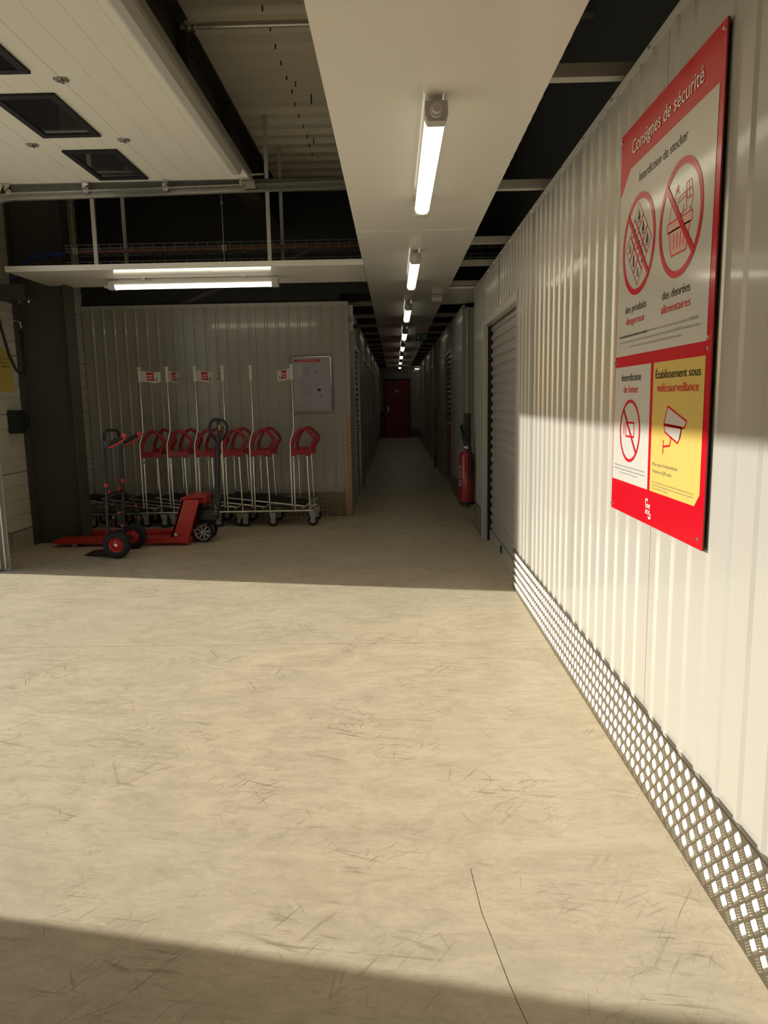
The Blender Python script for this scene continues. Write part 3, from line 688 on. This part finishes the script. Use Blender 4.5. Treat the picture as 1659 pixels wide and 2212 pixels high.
tl = MB().prism([(.055, -.045, .33), (.165, -.045, .33), (.175, -.045, .43), (.165, -.045, .56), (.125, -.045, .56), (.095, -.045, .43)], (0, .09, 0)).build('tiller_foot', M_BLACKP, PT, bevel=.008)
MB().tube([(.128, 0, .42), (.148, 0, .56), (.160, 0, .80), (.172, 0, .98), (.178, 0, 1.04)], .023, 12).build('tiller_stem', M_BLACKP, PT, smooth=True)
lp = [(.178, .99), (.140, 1.035), (.105, 1.09), (.098, 1.14), (.112, 1.19), (.140, 1.218), (.185, 1.226), (.232, 1.215), (.262, 1.185), (.272, 1.14), (.262, 1.09), (.222, 1.03)]
hl = MB().tube([(x, 0, z) for x, z in lp], .0155, 10, True).build('tiller_loop', M_BLACKP, PT, smooth=True)
MB().box(.172, .205, -.018, .018, 1.02, 1.21).build('control_block', M_BLACKP, PT, bevel=.006)
MB().box(.192, .207, -.0195, -.018, 1.115, 1.17).build('warning_label', M_TAN, PT)
MB().tube([(.205, -.01, 1.135), (.235, -.01, 1.14), (.25, -.01, 1.125)], .007).build('release_lever', M_BLACKP, PT)

# ---- sack truck
ST = thing('sack_truck', 'black tubular sack truck with red hub pneumatic tyres and toe plate', 'hand truck', (-2.62, 6.70, 0))
for y, in ((-.2,), (.2,)):
    MB().tube([(-.012, y, .04), (-.008, y, .30), (.006, y, .68), (.014, y, 1.04), (.012, y*.93, 1.09), (.012, y*.78, 1.135), (.010, y*.5, 1.152), (.010, 0, 1.155)], .0145, 10).build('side_tube', M_BLACKP, ST, smooth=True)
    MB().lathe([(.015, .650), (.020, .652), (.020, .682), (.015, .684)], (.005, y, 0), 'z', 12).build('collar', M_REDP, ST, smooth=True)
    g = MB().prism([(.0, y-.012, .985), (.055, y-.012, 1.020), (.075, y-.012, 1.055), (.0, y-.012, 1.075)], (0, .024, 0)).build('grip_bracket', M_BLACKP, ST, bevel=.004)
    MB().tube([(.05, y, 1.030), (.20, y, 1.108)], .017, 10).build('grip', M_BLACK, g, smooth=True)
    MB().tube([(.058, y, 1.008), (.13, y, 1.030), (.20, y, 1.078), (.222, y, 1.108), (.205, y, 1.124)], .0095, 8).build('hand_guard', M_REDP, g, smooth=True)
    MB().lathe([(.006, -.019), (.021, -.019), (.021, .019), (.006, .019)], (.202, y, 1.110), 'y', 10).build('grip_ring', M_REDP, g, smooth=True)
    br_ = MB().tube([(.0, y*1.02, .555), (.05, y*1.04, .535), (.09, y*1.05, .48), (.112, y*1.06, .42), (.135, y*1.05, .30), (.105, y*.98, .14)], .0115, 8).build('brace', M_BLACKP, ST, smooth=True)
    for z_, x_ in ((.42, .112), (.30, .133)): MB().lathe([(.012, z_-.006), (.020, z_-.005), (.020, z_+.005), (.012, z_+.006)], (x_, y*1.06, 0), 'z', 10).build('collar', M_REDP, br_, smooth=True)
    MB().lathe([(.016, .31), (.018, .315), (.018, .405), (.016, .41)], (.122, y*1.06, 0), 'z', 10).build('brace_grip', M_BLACK, br_, smooth=True)
    yy = -.235 if y < 0 else .20
    tw = MB().lathe([(.066, -.034), (.085, -.042), (.108, -.038), (.122, -.022), (.126, 0), (.122, .022), (.108, .038), (.085, .042), (.066, .034)], (.08, yy, .126), 'y', 32, True).build('tyre', M_BLACK, ST, smooth=True)
    MB().lathe([(.0, -.020), (.030, -.020), (.045, -.010), (.060, -.030), (.068, -.034), (.068, .034), (.06, .03), (.0, .02)], (.08, yy, .126), 'y', 24).build('wheel_hub', M_REDP, tw, smooth=True)
    MB().cyl((.08, yy-.034, .126), (.08, yy-.015, .126), .015, 8).build('axle_nut', M_STEEL, tw)
MB().cyl((.08, -.21, .126), (.08, .21, .126), .010, 10).build('axle', M_BLACKP, ST)
MB().tube([(.0, -.2, .565), (.0, -.17, .572), (.0, .17, .572), (.0, .2, .565)], .012, 8).build('cross_bar', M_BLACKP, ST, smooth=True)
MB().tube([(-.008, -.2, .20), (-.008, .2, .20)], .012, 8).build('cross_bar', M_BLACKP, ST, smooth=True)
for y in (-.12, .12): MB().cyl((0, y, .58), (0, y, .612), .012, 8).build('clip', M_REDP, ST)
MB().prism([(-.28, -.12, .004), (-.02, -.20, .004), (-.02, .20, .004), (-.28, .12, .004)], (0, 0, .006)).build('toe_plate', M_BLACKP, ST)
MB().box(-.03, .03, -.205, -.185, .004, .24).box(-.03, .03, .185, .205, .004, .24).build('wheel_guard', M_BLACKP, ST, bevel=.004)
MB().prism([(-.025, -.2, .004), (-.018, -.2, .004), (-.005, -.2, .16), (-.012, -.2, .16)], (0, .4, 0)).build('back_plate', M_BLACKP, ST)

# ---- fire extinguishers
def extinguisher(label, loc, rz, s=1.0):
    t = thing('fire_extinguisher', label, 'extinguisher', loc, rz, 'fire extinguishers hung along the corridor')
    t.scale = (s, s, s)
    MB().lathe([(.0, 0), (.06, 0), (.078, .014), (.080, .03), (.080, .50), (.076, .535), (.058, .565), (.030, .578), (.028, .592)], n=28).build('cylinder', M_REDX, t, smooth=True)
    MB().lathe([(.081, 0), (.083, .002), (.083, .028), (.081, .03)], n=28).build('foot_ring', M_BLACK, t, smooth=True)
    hd = MB().box(-.026, .026, -.022, .022, .59, .645).build('valve', M_BLACK, t, bevel=.004)
    MB().prism([(-.03, -.012, .645), (.03, -.012, .65), (.025, -.012, .70), (-.02, -.012, .745), (-.06, -.012, .84), (-.085, -.012, .85), (-.055, -.012, .72)], (0, .024, 0)).build('lever', M_BLACK, hd, bevel=.003)
    MB().cyl((.0, -.035, .615), (.0, -.02, .615), .013, 10).build('gauge', M_INKW, hd); MB().box(.02, .034, -.03, -.018, .60, .635).build('tag', M_INKW, hd)
    MB().tube([(.03, 0, .625), (.05, -.02, .70), (.02, -.03, .80), (-.03, -.03, .86), (-.055, -.03, .845), (-.04, -.03, .78), (.03, -.035, .70), (.075, -.045, .60), (.085, -.05, .50), (.082, -.05, .38)], .0125, 10).build('hose', M_BLACK, t, smooth=True)
    MB().cyl((.082, -.05, .30), (.082, -.05, .40), .020, 10, .016).build('nozzle', M_BLACK, t)
    # printed label
    m = MB()
    def patch(a0, a1, z0, z1):
        n = max(2, int((a1-a0)/.12)); vs = []
        for i in range(n+1):
            a = a0+(a1-a0)*i/n; vs += [(.0806*math.cos(a), .0806*math.sin(a), z0), (.0806*math.cos(a), .0806*math.sin(a), z1)]
        m.add(vs, [(2*i, 2*i+2, 2*i+3, 2*i+1) for i in range(n)])
    a0 = -PI/2-1.1
    for z_, h_ in ((.20, .012), (.218, .006), (.23, .004), (.245, .004), (.26, .003), (.29, .003), (.305, .006), (.33, .003), (.345, .003), (.36, .006), (.40, .010), (.415, .004)): patch(a0+.1, a0+.75+.15*random.random(), z_, z_+h_)
    for z_ in (.22, .25, .28, .31, .34, .37): patch(a0+.95, a0+1.0, z_, z_+.018)
    m.build('label_print', M_INKW, t)
    MB().box(-.05, .05, .078, .098, .42, .46).build('wall_bracket', M_GALV, t)
    return t
extinguisher('red fire extinguisher hung on the wall end beyond the grey roller door', (.772, 7.86, .25), -PI/2+.9)
extinguisher('dark fire extinguisher in shade left of the red end door', (-.44, 27.14, .12), 0, 1.0)

# ---- exit sign, boxes and cameras
EX = thing('exit_sign', 'green emergency exit sign with arrow and running figure under the ceiling strip', 'exit sign', (.46, 12.15, 2.30))
MB().box(-.105, .105, -.03, .03, .145, .2325).build('holder', M_HOUS, EX, bevel=.004); MB().box(-.095, .095, -.004, .004, .03, .145).build('face_plate', M_GREEN, EX)
pg = lambda pts: MB().prism([(x, -.0052, z) for x, z in pts], (0, .001, 0))
pg([(-.055, .125), (-.043, .125), (-.043, .085), (-.022, .085), (-.049, .05), (-.076, .085), (-.055, .085)]).build('arrow', M_INKW, EX)
m = MB(); P_ = lambda pts: m.prism([(x, -.0052, z) for x, z in pts], (0, .001, 0))
P_([(.018, .04), (.024, .04), (.024, .132), (.018, .132)]); P_([(.08, .04), (.086, .04), (.086, .132), (.08, .132)]); P_([(.018, .132), (.086, .132), (.086, .137), (.018, .137)])
P_([(.048, .118), (.056, .126), (.064, .118), (.056, .110)]); P_([(.044, .108), (.062, .108), (.056, .078), (.046, .078)]); P_([(.046, .08), (.053, .08), (.040, .045), (.032, .045)]); P_([(.050, .08), (.057, .08), (.074, .058), (.068, .052)]); P_([(.032, .098), (.046, .106), (.044, .098), (.034, .088)])
m.build('running_figure', M_INKW, EX)
EB = thing('emergency_light_box', 'small white box fixed to the ceiling strip edge above the side passage', 'light box', (.50, 8.42, 2.462))
MB().box(-.055, .055, -.04, .04, 0, .0705).build('casing', M_HOUS, EB, bevel=.005); MB().box(-.05, .05, -.042, -.04, .01, .035).build('lens', M_FLAG, EB)
for x_ in (-.03, 0, .03): MB().cyl((x_, -.044, .05), (x_, -.041, .05), .005, 6).build('indicator', M_BLACK, EB)
AB = thing('alarm_box', 'white alarm boxes with black camera at the top corner of back wall', 'alarm', (-.495, 8.80, 2.19))
MB().box(-.028, .028, -.03, .03, 0, .10).build('lower_box', M_TRIM, AB, bevel=.006); MB().box(-.028, .028, -.03, .03, .16, .30).build('upper_box', M_TRIM, AB, bevel=.006)
MB().box(-.02, .02, -.02, .02, .10, .16).build('junction', M_GALVD, AB); MB().lathe([(.0, -.02), (.028, -.012), (.034, .01), (.03, .03)], (.055, .0, .05), 'z', 14).build('camera_dome', M_BLACK, AB, smooth=True)
DC = thing('dome_camera', 'black dome camera under the ceiling above the red end door', 'camera', (.20, 26.2, 2.42))
MB().lathe([(.0, -.03), (.05, -.01), (.06, .02), (.06, .05)], n=16).build('dome', M_BLACK, DC, smooth=True); MB().lathe([(.065, .05), (.065, .113)], n=16).build('base', M_HOUS, DC, smooth=True)

# ---- steel column and roof beam
CO = thing('steel_column', 'dark grey steel column standing against the left wall', 'column', (-3.40, 7.265, 0))
for x in (-.26, .245): MB().box(x, x+.018, -.10, .10, 0, 3.72).build('flange', M_COL, CO)
MB().box(-.245, .25, -.006, .006, 0, 3.74).build('web', M_COL, CO)
pb = MB().box(-.29, .02, -.36, -.11, 2.36, 2.375).box(-.26, .0, -.36, -.35, 2.375, 2.50).build('bracket', M_COL, CO)
for x in (-.2, -.08, .0): MB().lathe([(.012, 2.34), (.012, 2.36)], (x, -.30, 0), 'z', 6).build('bolt', M_STEEL, pb)
RB = thing('roof_beam', 'rusty black steel beam under the roof deck beside the raised gate', 'beam', (-1.345, -3, 3.32))
for z in (0, .40): MB().box(-.10, .10, 0, 11.75, z, z+.02).build('flange', M_BEAM, RB)
MB().box(-.02, .02, 0, 11.75, .02, .40).build('web', M_BEAM, RB)
for y in (9.1, 7.9, 10.3): MB().box(.02, .095, y, y+.012, .02, .40).build('stiffener', M_BEAM, RB)
for y in (8.0, 8.5): MB().box(.02, .05, y, y+.09, .1, .2).build('cleat', M_BEAM, RB)
RP = thing('roof_pipe', 'thin steel pipe running from the roof beam across to the ceiling strip', 'pipe', (-1.245, 4.74, 3.62))
MB().cyl((0, 0, 0), (4.0, 0, 0), .019, 12).build('pipe', M_GALV, RP, smooth=True)
for x in (.03, .07): MB().cyl((x, 0, 0), (x+.018, 0, 0), .030, 10).build('nut', M_STEEL, RP)
# ---- hangers carrying the strip across the bay
for x, y, lb in ((-2.54, 6.48, 'thin white hanger bar near the gate track, left of the front pair'), (-2.57, 7.30, 'dim grey hanger bar behind the cable trays on the left'), (-1.045, 6.48, 'thin white hanger bar reaching the roof deck, right of the front pair'), (-1.05, 7.30, 'dim grey hanger bar reaching the roof deck on the right')):
    t = thing('hanger_bar', lb, 'hanger bar', (x, y, 2.54), 0, 'hanger bars of the bay ceiling')
    MB().prism([(-.016, -.012, 0), (.016, -.012, 0), (.016, .012, 0), (.012, .012, 0), (.012, -.008, 0), (-.016, -.008, 0)], (0, 0, 1.255)).build('bar', M_TRIM, t)
    MB().box(-.02, .03, -.014, .02, 0, .02).build('foot', M_GALV, t); MB().box(-.02, .02, -.014, .02, 1.20, 1.225).build('head', M_GALV, t)

# ---- wire cable trays
def tray(z, label, cables):
    t = thing('cable_tray', label, 'cable tray', (-3.0, 6.92, z), 0, 'wire cable trays above the bay')
    L = 4.2; m = MB()
    for y, zz in ((0, .06), (0, .03), (0, 0), (.1, 0), (.2, 0), (.2, .03), (.2, .06)): m.cyl((0, y, zz), (L, y, zz), .0028, 4)
    m.build('long_wires', M_GALVD, t)
    u = MB().tube([(0, 0, .062), (0, 0, -.004), (0, .2, -.004), (0, .2, .062)], .0026, 4).mesh('rung', M_GALVD)
    for k in range(42):
        o = bpy.data.objects.new('rung', u); COL.objects.link(o); o.parent = t; o.location = (k*.1+.02, 0, 0)
    for x in (.1, 1.47, 2.95):
        b = MB().box(x-.02, x+.02, -.012, -.004, -.02, .035).build('bracket', M_GALV, t); MB().box(x-.006, x+.006, -.014, -.012, -.002, .02).build('slot', M_BLACKM, b)
    if cables:
        for y in (.05, .09): MB().tube([(.0, y, .02), (.5, y+.01, .014), (2.0, y-.01, .016), (4.1, y, .014)], .009, 6).build('cable', M_ORANGE, t)
    return t
tray(2.775, 'upper wire cable tray with orange cables above the bay ceiling', True)
tray(2.625, 'lower wire cable tray just above the bay ceiling strip', False)
for x, lb in ((-2.9, 'thin threaded rod holding the left end of the cable trays'), (-1.53, 'thin threaded rod holding the middle of the cable trays')):
    t = thing('threaded_rod', lb, 'rod', (x, 6.90, 2.60)); MB().cyl((0, 0, 0), (0, 0, 1.2), .0045, 6).build('rod', M_GALV, t)
    MB().lathe([(.004, .56), (.013, .56), (.013, .58), (.004, .58)], n=8).build('coupler', M_GALV, t)
BC = thing('blue_conduit', 'blue conduit sloping down to the left end of the cable trays', 'conduit', (-3.3, 6.95, 2.72))
MB().tube([(-.25, .05, -.16), (-.1, .02, .0), (.05, 0, .03), (.30, 0, .05)], .022, 10).build('conduit_tube', M_BLUE, BC, smooth=True)
MB().tube([(.02, .03, .05), (.12, .05, -.02), (.15, .05, -.10), (.2, .05, -.12)], .006, 6).build('loose_cable', M_ORANGE, BC, smooth=True)
DB = thing('diagonal_brace', 'dim flat diagonal steel brace behind the cable trays', 'brace', (-2.5, 8.786, 2.55))
MB().prism([(0, 0, 0), (.12, 0, 0), (1.75, 0, .62), (1.63, 0, .62)], (0, .01, 0)).build('flat_bar', M_COL, DB)

# ---- raised sectional gate
GA = thing('sectional_gate', 'raised cream sectional gate with dark windows lying under the roof', 'gate', (0, 2.36, 3.10))
GW = 3.60
def section(x0, x1):
    p = [(x0-.001, .004), (x0-.004, .0)]
    for q in (.25, .5, .75):
        c = x0+(x1-x0)*q; p += [(c+.003, 0), (c, .004), (c-.003, 0)]
    p += [(x1+.004, 0), (x1+.001, .004), (x1+.001, .042), (x0-.001, .042)]
    return p
secs = [(-1.09, -1.744), (-1.744, -2.374), (-2.374, -3.02)]
for x0, x1 in secs:
    MB().prism([(a, 0, b) for a, b in section(x0, x1)], (0, GW, 0)).build('section', M_GATE, GA)
ca, sa = math.cos(math.radians(58)), math.sin(math.radians(58))
MB().prism([(-3.02-(-a)*ca-b*sa*0, 0, -(-a)*sa+b*.6) for a, b in section(0, -.33)], (0, GW, 0)).build('section', M_GATE, GA)
for k in range(4):
    y1 = 3.525-k*.915; y0 = y1-.655
    f = MB()
    xo0, xo1 = -2.235, -1.858
    for b in ((xo0, xo1, y0, y0+.05), (xo0, xo1, y1-.05, y1), (xo0, xo0+.045, y0+.05, y1-.05), (xo1-.045, xo1, y0+.05, y1-.05)): f.box(*b, -.014, .002)
    f = f.build('window_frame', M_BLACKM, GA, bevel=.003)
    MB().box(xo0+.04, xo1-.04, y0+.045, y1-.045, -.006, .001).build('pane', M_GLASS, f)
hb = MB().box(-.038, .038, -.020, .020, -.004, 0).box(-.030, -.012, -.028, .028, -.008, -.003).box(.012, .030, -.028, .028, -.008, -.003).cyl((0, -.026, -.010), (0, .026, -.010), .008, 8).cyl((-.022, -.008, -.006), (-.022, -.008, -.014), .006, 6).cyl((.022, .008, -.006), (.022, .008, -.014), .006, 6).mesh('hinge', M_GALV)
for x in (-1.744, -2.374):
    for y in (1.79, 2.70, .88): o = bpy.data.objects.new('hinge', hb); COL.objects.link(o); o.parent = GA; o.location = (x, y+(.05 if x < -2 else 0), 0)
MB().prism([(-1.095, 0, 0), (-1.205, 0, 0), (-1.200, 0, -.012), (-1.165, 0, -.045), (-1.120, 0, -.045), (-1.100, 0, -.012)], (0, 3.35, 0)).build('stiffener', M_TRIM, GA)
MB().box(-1.093, -1.075, 0, GW, -.006, .05).build('end_profile', M_GALV, GA)
MB().box(-3.02, -1.09, GW, GW+.006, -.005, .045).build('edge_cap', M_GALVD, GA)
for y in (2.1, 2.75, 2.9, 3.3): MB().box(-1.085, -1.068, y, y+.03, -.012, -.004).build('clip', M_STEEL, GA)
for x in (-1.12, -1.744, -2.374, -2.99):
    b = MB().box(x-.035, x+.035, GW-.03, GW+.01, -.012, -.004).prism([(x-.035, GW+.006, -.04), (x+.03, GW+.006, -.005), (x+.03, GW+.006, .01), (x-.035, GW+.006, 0)], (0, .006, 0)).build('roller_bracket', M_STEEL, GA)
    MB().lathe([(.006, 0), (.022, 0), (.022, .016), (.006, .016)], (x-.02, GW+.035, -.045), 'y', 14).build('roller', M_HOUS, b, smooth=True)
    MB().cyl((x-.02, GW-.02, -.045), (x-.02, GW+.05, -.045), .006, 8).build('pin', M_STEEL, b)
# ---- gate track
GT = thing('gate_track', 'galvanised gate track curving from the left jamb along under the roof', 'track', (0, 6.03, 0))
path = [(-3.345, .02)]+[(-3.345, 2.60)]
for i in range(9):
    t_ = i/8*PI/2; path.append((-2.985-.36*math.cos(t_), 2.66+.36*math.sin(t_)))
path += [(-2.6, 3.022), (-.36, 3.055)]
pts = [(x, 0, z) for x, z in path]; fr_ = []
for i in range(len(path)):
    a = Vector((*path[max(0, i-1)], 0)); b = Vector((*path[min(len(path)-1, i+1)], 0)); d = (b-a).normalized()
    fr_.append((Vector((0, 1, 0)), Vector((-d.y, 0, d.x))))
cprof = [(-.004, -.028), (.034, -.028), (.034, -.018), (.030, -.018), (.030, -.024), (0, -.024), (0, .024), (.030, .024), (.030, .018), (.034, .018), (.034, .028), (-.004, .028)]
MB().sweep(pts, fr_, [(-a, b) for a, b in cprof]).build('rail', M_GALV, GT)
MB().box(-3.0, -.30, .004, .008, 3.03, 3.12).box(-3.0, -.30, .004, .05, 3.116, 3.12).build('rail_angle', M_GALVD, GT)
va = MB().box(-3.40, -3.30, .006, .011, .0, 2.75).box(-3.44, -3.40, -.06, .011, 0, 2.75).build('jamb_angle', M_GALV, GT)
for z in (.12, .32, .36, .75, 1.3, 1.9, 2.4): MB().cyl((-3.33, -.002, z), (-3.33, -.016, z), .009, 8).build('bolt', M_STEEL, GT)
for x in (-2.9, -2.2, -1.5, -.8): MB().cyl((x, -.002, 3.05), (x, -.012, 3.05), .008, 8).build('bolt', M_STEEL, GT)
SP = MB().cyl((-1.62, -.09, 3.125), (-.98, -.09, 3.125), .008, 8).build('push_shaft', M_STEEL, GT)
MB().tube([(-1.58+i*.0035, -.09+.016*math.cos(i*1.1), 3.125+.016*math.sin(i*1.1)) for i in range(110)], .0035, 5).build('buffer_spring', M_GALVD, GT)
MB().prism([(-1.16, -.06, 3.03), (-1.05, -.06, 3.03), (-1.06, -.06, 3.08), (-1.09, -.06, 3.16), (-1.12, -.06, 3.16)], (0, .008, 0)).box(-1.17, -1.15, -.10, -.04, 3.04, 3.15).build('end_bracket', M_GALV, GT)
# ---- gate jamb post
GP = thing('gate_post', 'dark steel post of the gate opening at the left edge', 'post', (-3.52, 6.06, 0))
MB().box(-.145, .10, -.07, .04, 0, 3.1).build('post', M_BLACKP, GP, bevel=.004); MB().box(-.02, .06, -.082, -.07, 0, 2.95).build('seal', M_BLACK, GP)
MB().box(.06, .10, -.078, -.070, .0, 2.9).build('guide_strip', M_GALV, GP)
for z in (.25, .42, .6, .9, 1.2): MB().box(.065, .095, -.084, -.078, z, z+.03).build('clip', M_STEEL, GP)
MB().tube([(.085, -.09, .0), (.10, -.12, .03), (.11, -.12, .08), (.09, -.09, .10)], .010, 8).build('hook', M_HOUS, GP, smooth=True)
FB = thing('floor_bracket', 'small galvanised bracket low on the plinth behind the gate track', 'bracket', (-3.645, 6.62, .06))
MB().box(-.013, .01, -.06, .06, 0, .16).box(.01, .05, -.05, -.045, .0, .16).box(.01, .05, .045, .05, .02, .14).build('plate', M_GALV, FB)
for z in (.03, .13): MB().cyl((.01, 0, z), (.02, 0, z), .010, 6).build('bolt', M_STEEL, FB)

# ---- things on the left wall
YN = thing('yellow_notice', 'yellow notice sheet with dark lettering on the left wall panels', 'notice', (-3.656, 7.02, 1.52))
MB().box(0, .003, -.42, .03, 0, .40).build('sheet', M_SIGNY, YN)
for s, z in (('En cas de', .30), ('danger', .265), ('couper ici', .23)):
    vs, fs = text_mesh(s, .03); mn = min(q.x for q in vs); mx = max(q.x for q in vs)
    MB().add([(.0042, -.17+(q.x-mn)/(mx-mn)*.14, z+q.y) for q in vs], fs).build('lettering', M_INK, YN)
CB = thing('hanging_cable', 'black spiral cable hanging in a loop beside the left gate track', 'cable', (-3.52, 6.72, 1.6))
MB().tube([(-.02, -.25, 1.3), (.0, -.2, .95), (.02, -.12, .55), (.04, -.04, .25), (.06, .02, .12), (.08, .06, .08), (.09, .11, .10), (.085, .15, .18), (.07, .17, .30)], .014, 10).build('cable', M_BLACK, CB, smooth=True)
MB().tube([(.07+.016*math.cos(i*.9), .17+.016*math.sin(i*.9), .28+i*.0022) for i in range(100)], .0055, 5).build('coil', M_BLACK, CB)
MB().tube([(.07, .17, .50), (.06, .17, .56), (.0, .16, .575), (-.12, .15, .575)], .006, 6).build('cable_end', M_STEEL, CB, smooth=True)
MB().box(-.155, -.10, .0, .17, .56, .59).build('arm', M_GALV, CB)
SO = thing('black_socket_box', 'black industrial socket box on the left wall below the yellow notice', 'socket', (-3.655, 7.02, 1.13))
MB().box(0, .10, -.14, .02, .0, .22).build('casing', M_BLACKP, SO, bevel=.01); MB().prism([(.02, .02, .07), (.09, .02, .07), (.09, .02, .17), (.02, .02, .17)], (0, .10, -.02)).build('socket', M_BLACKP, SO, bevel=.008)
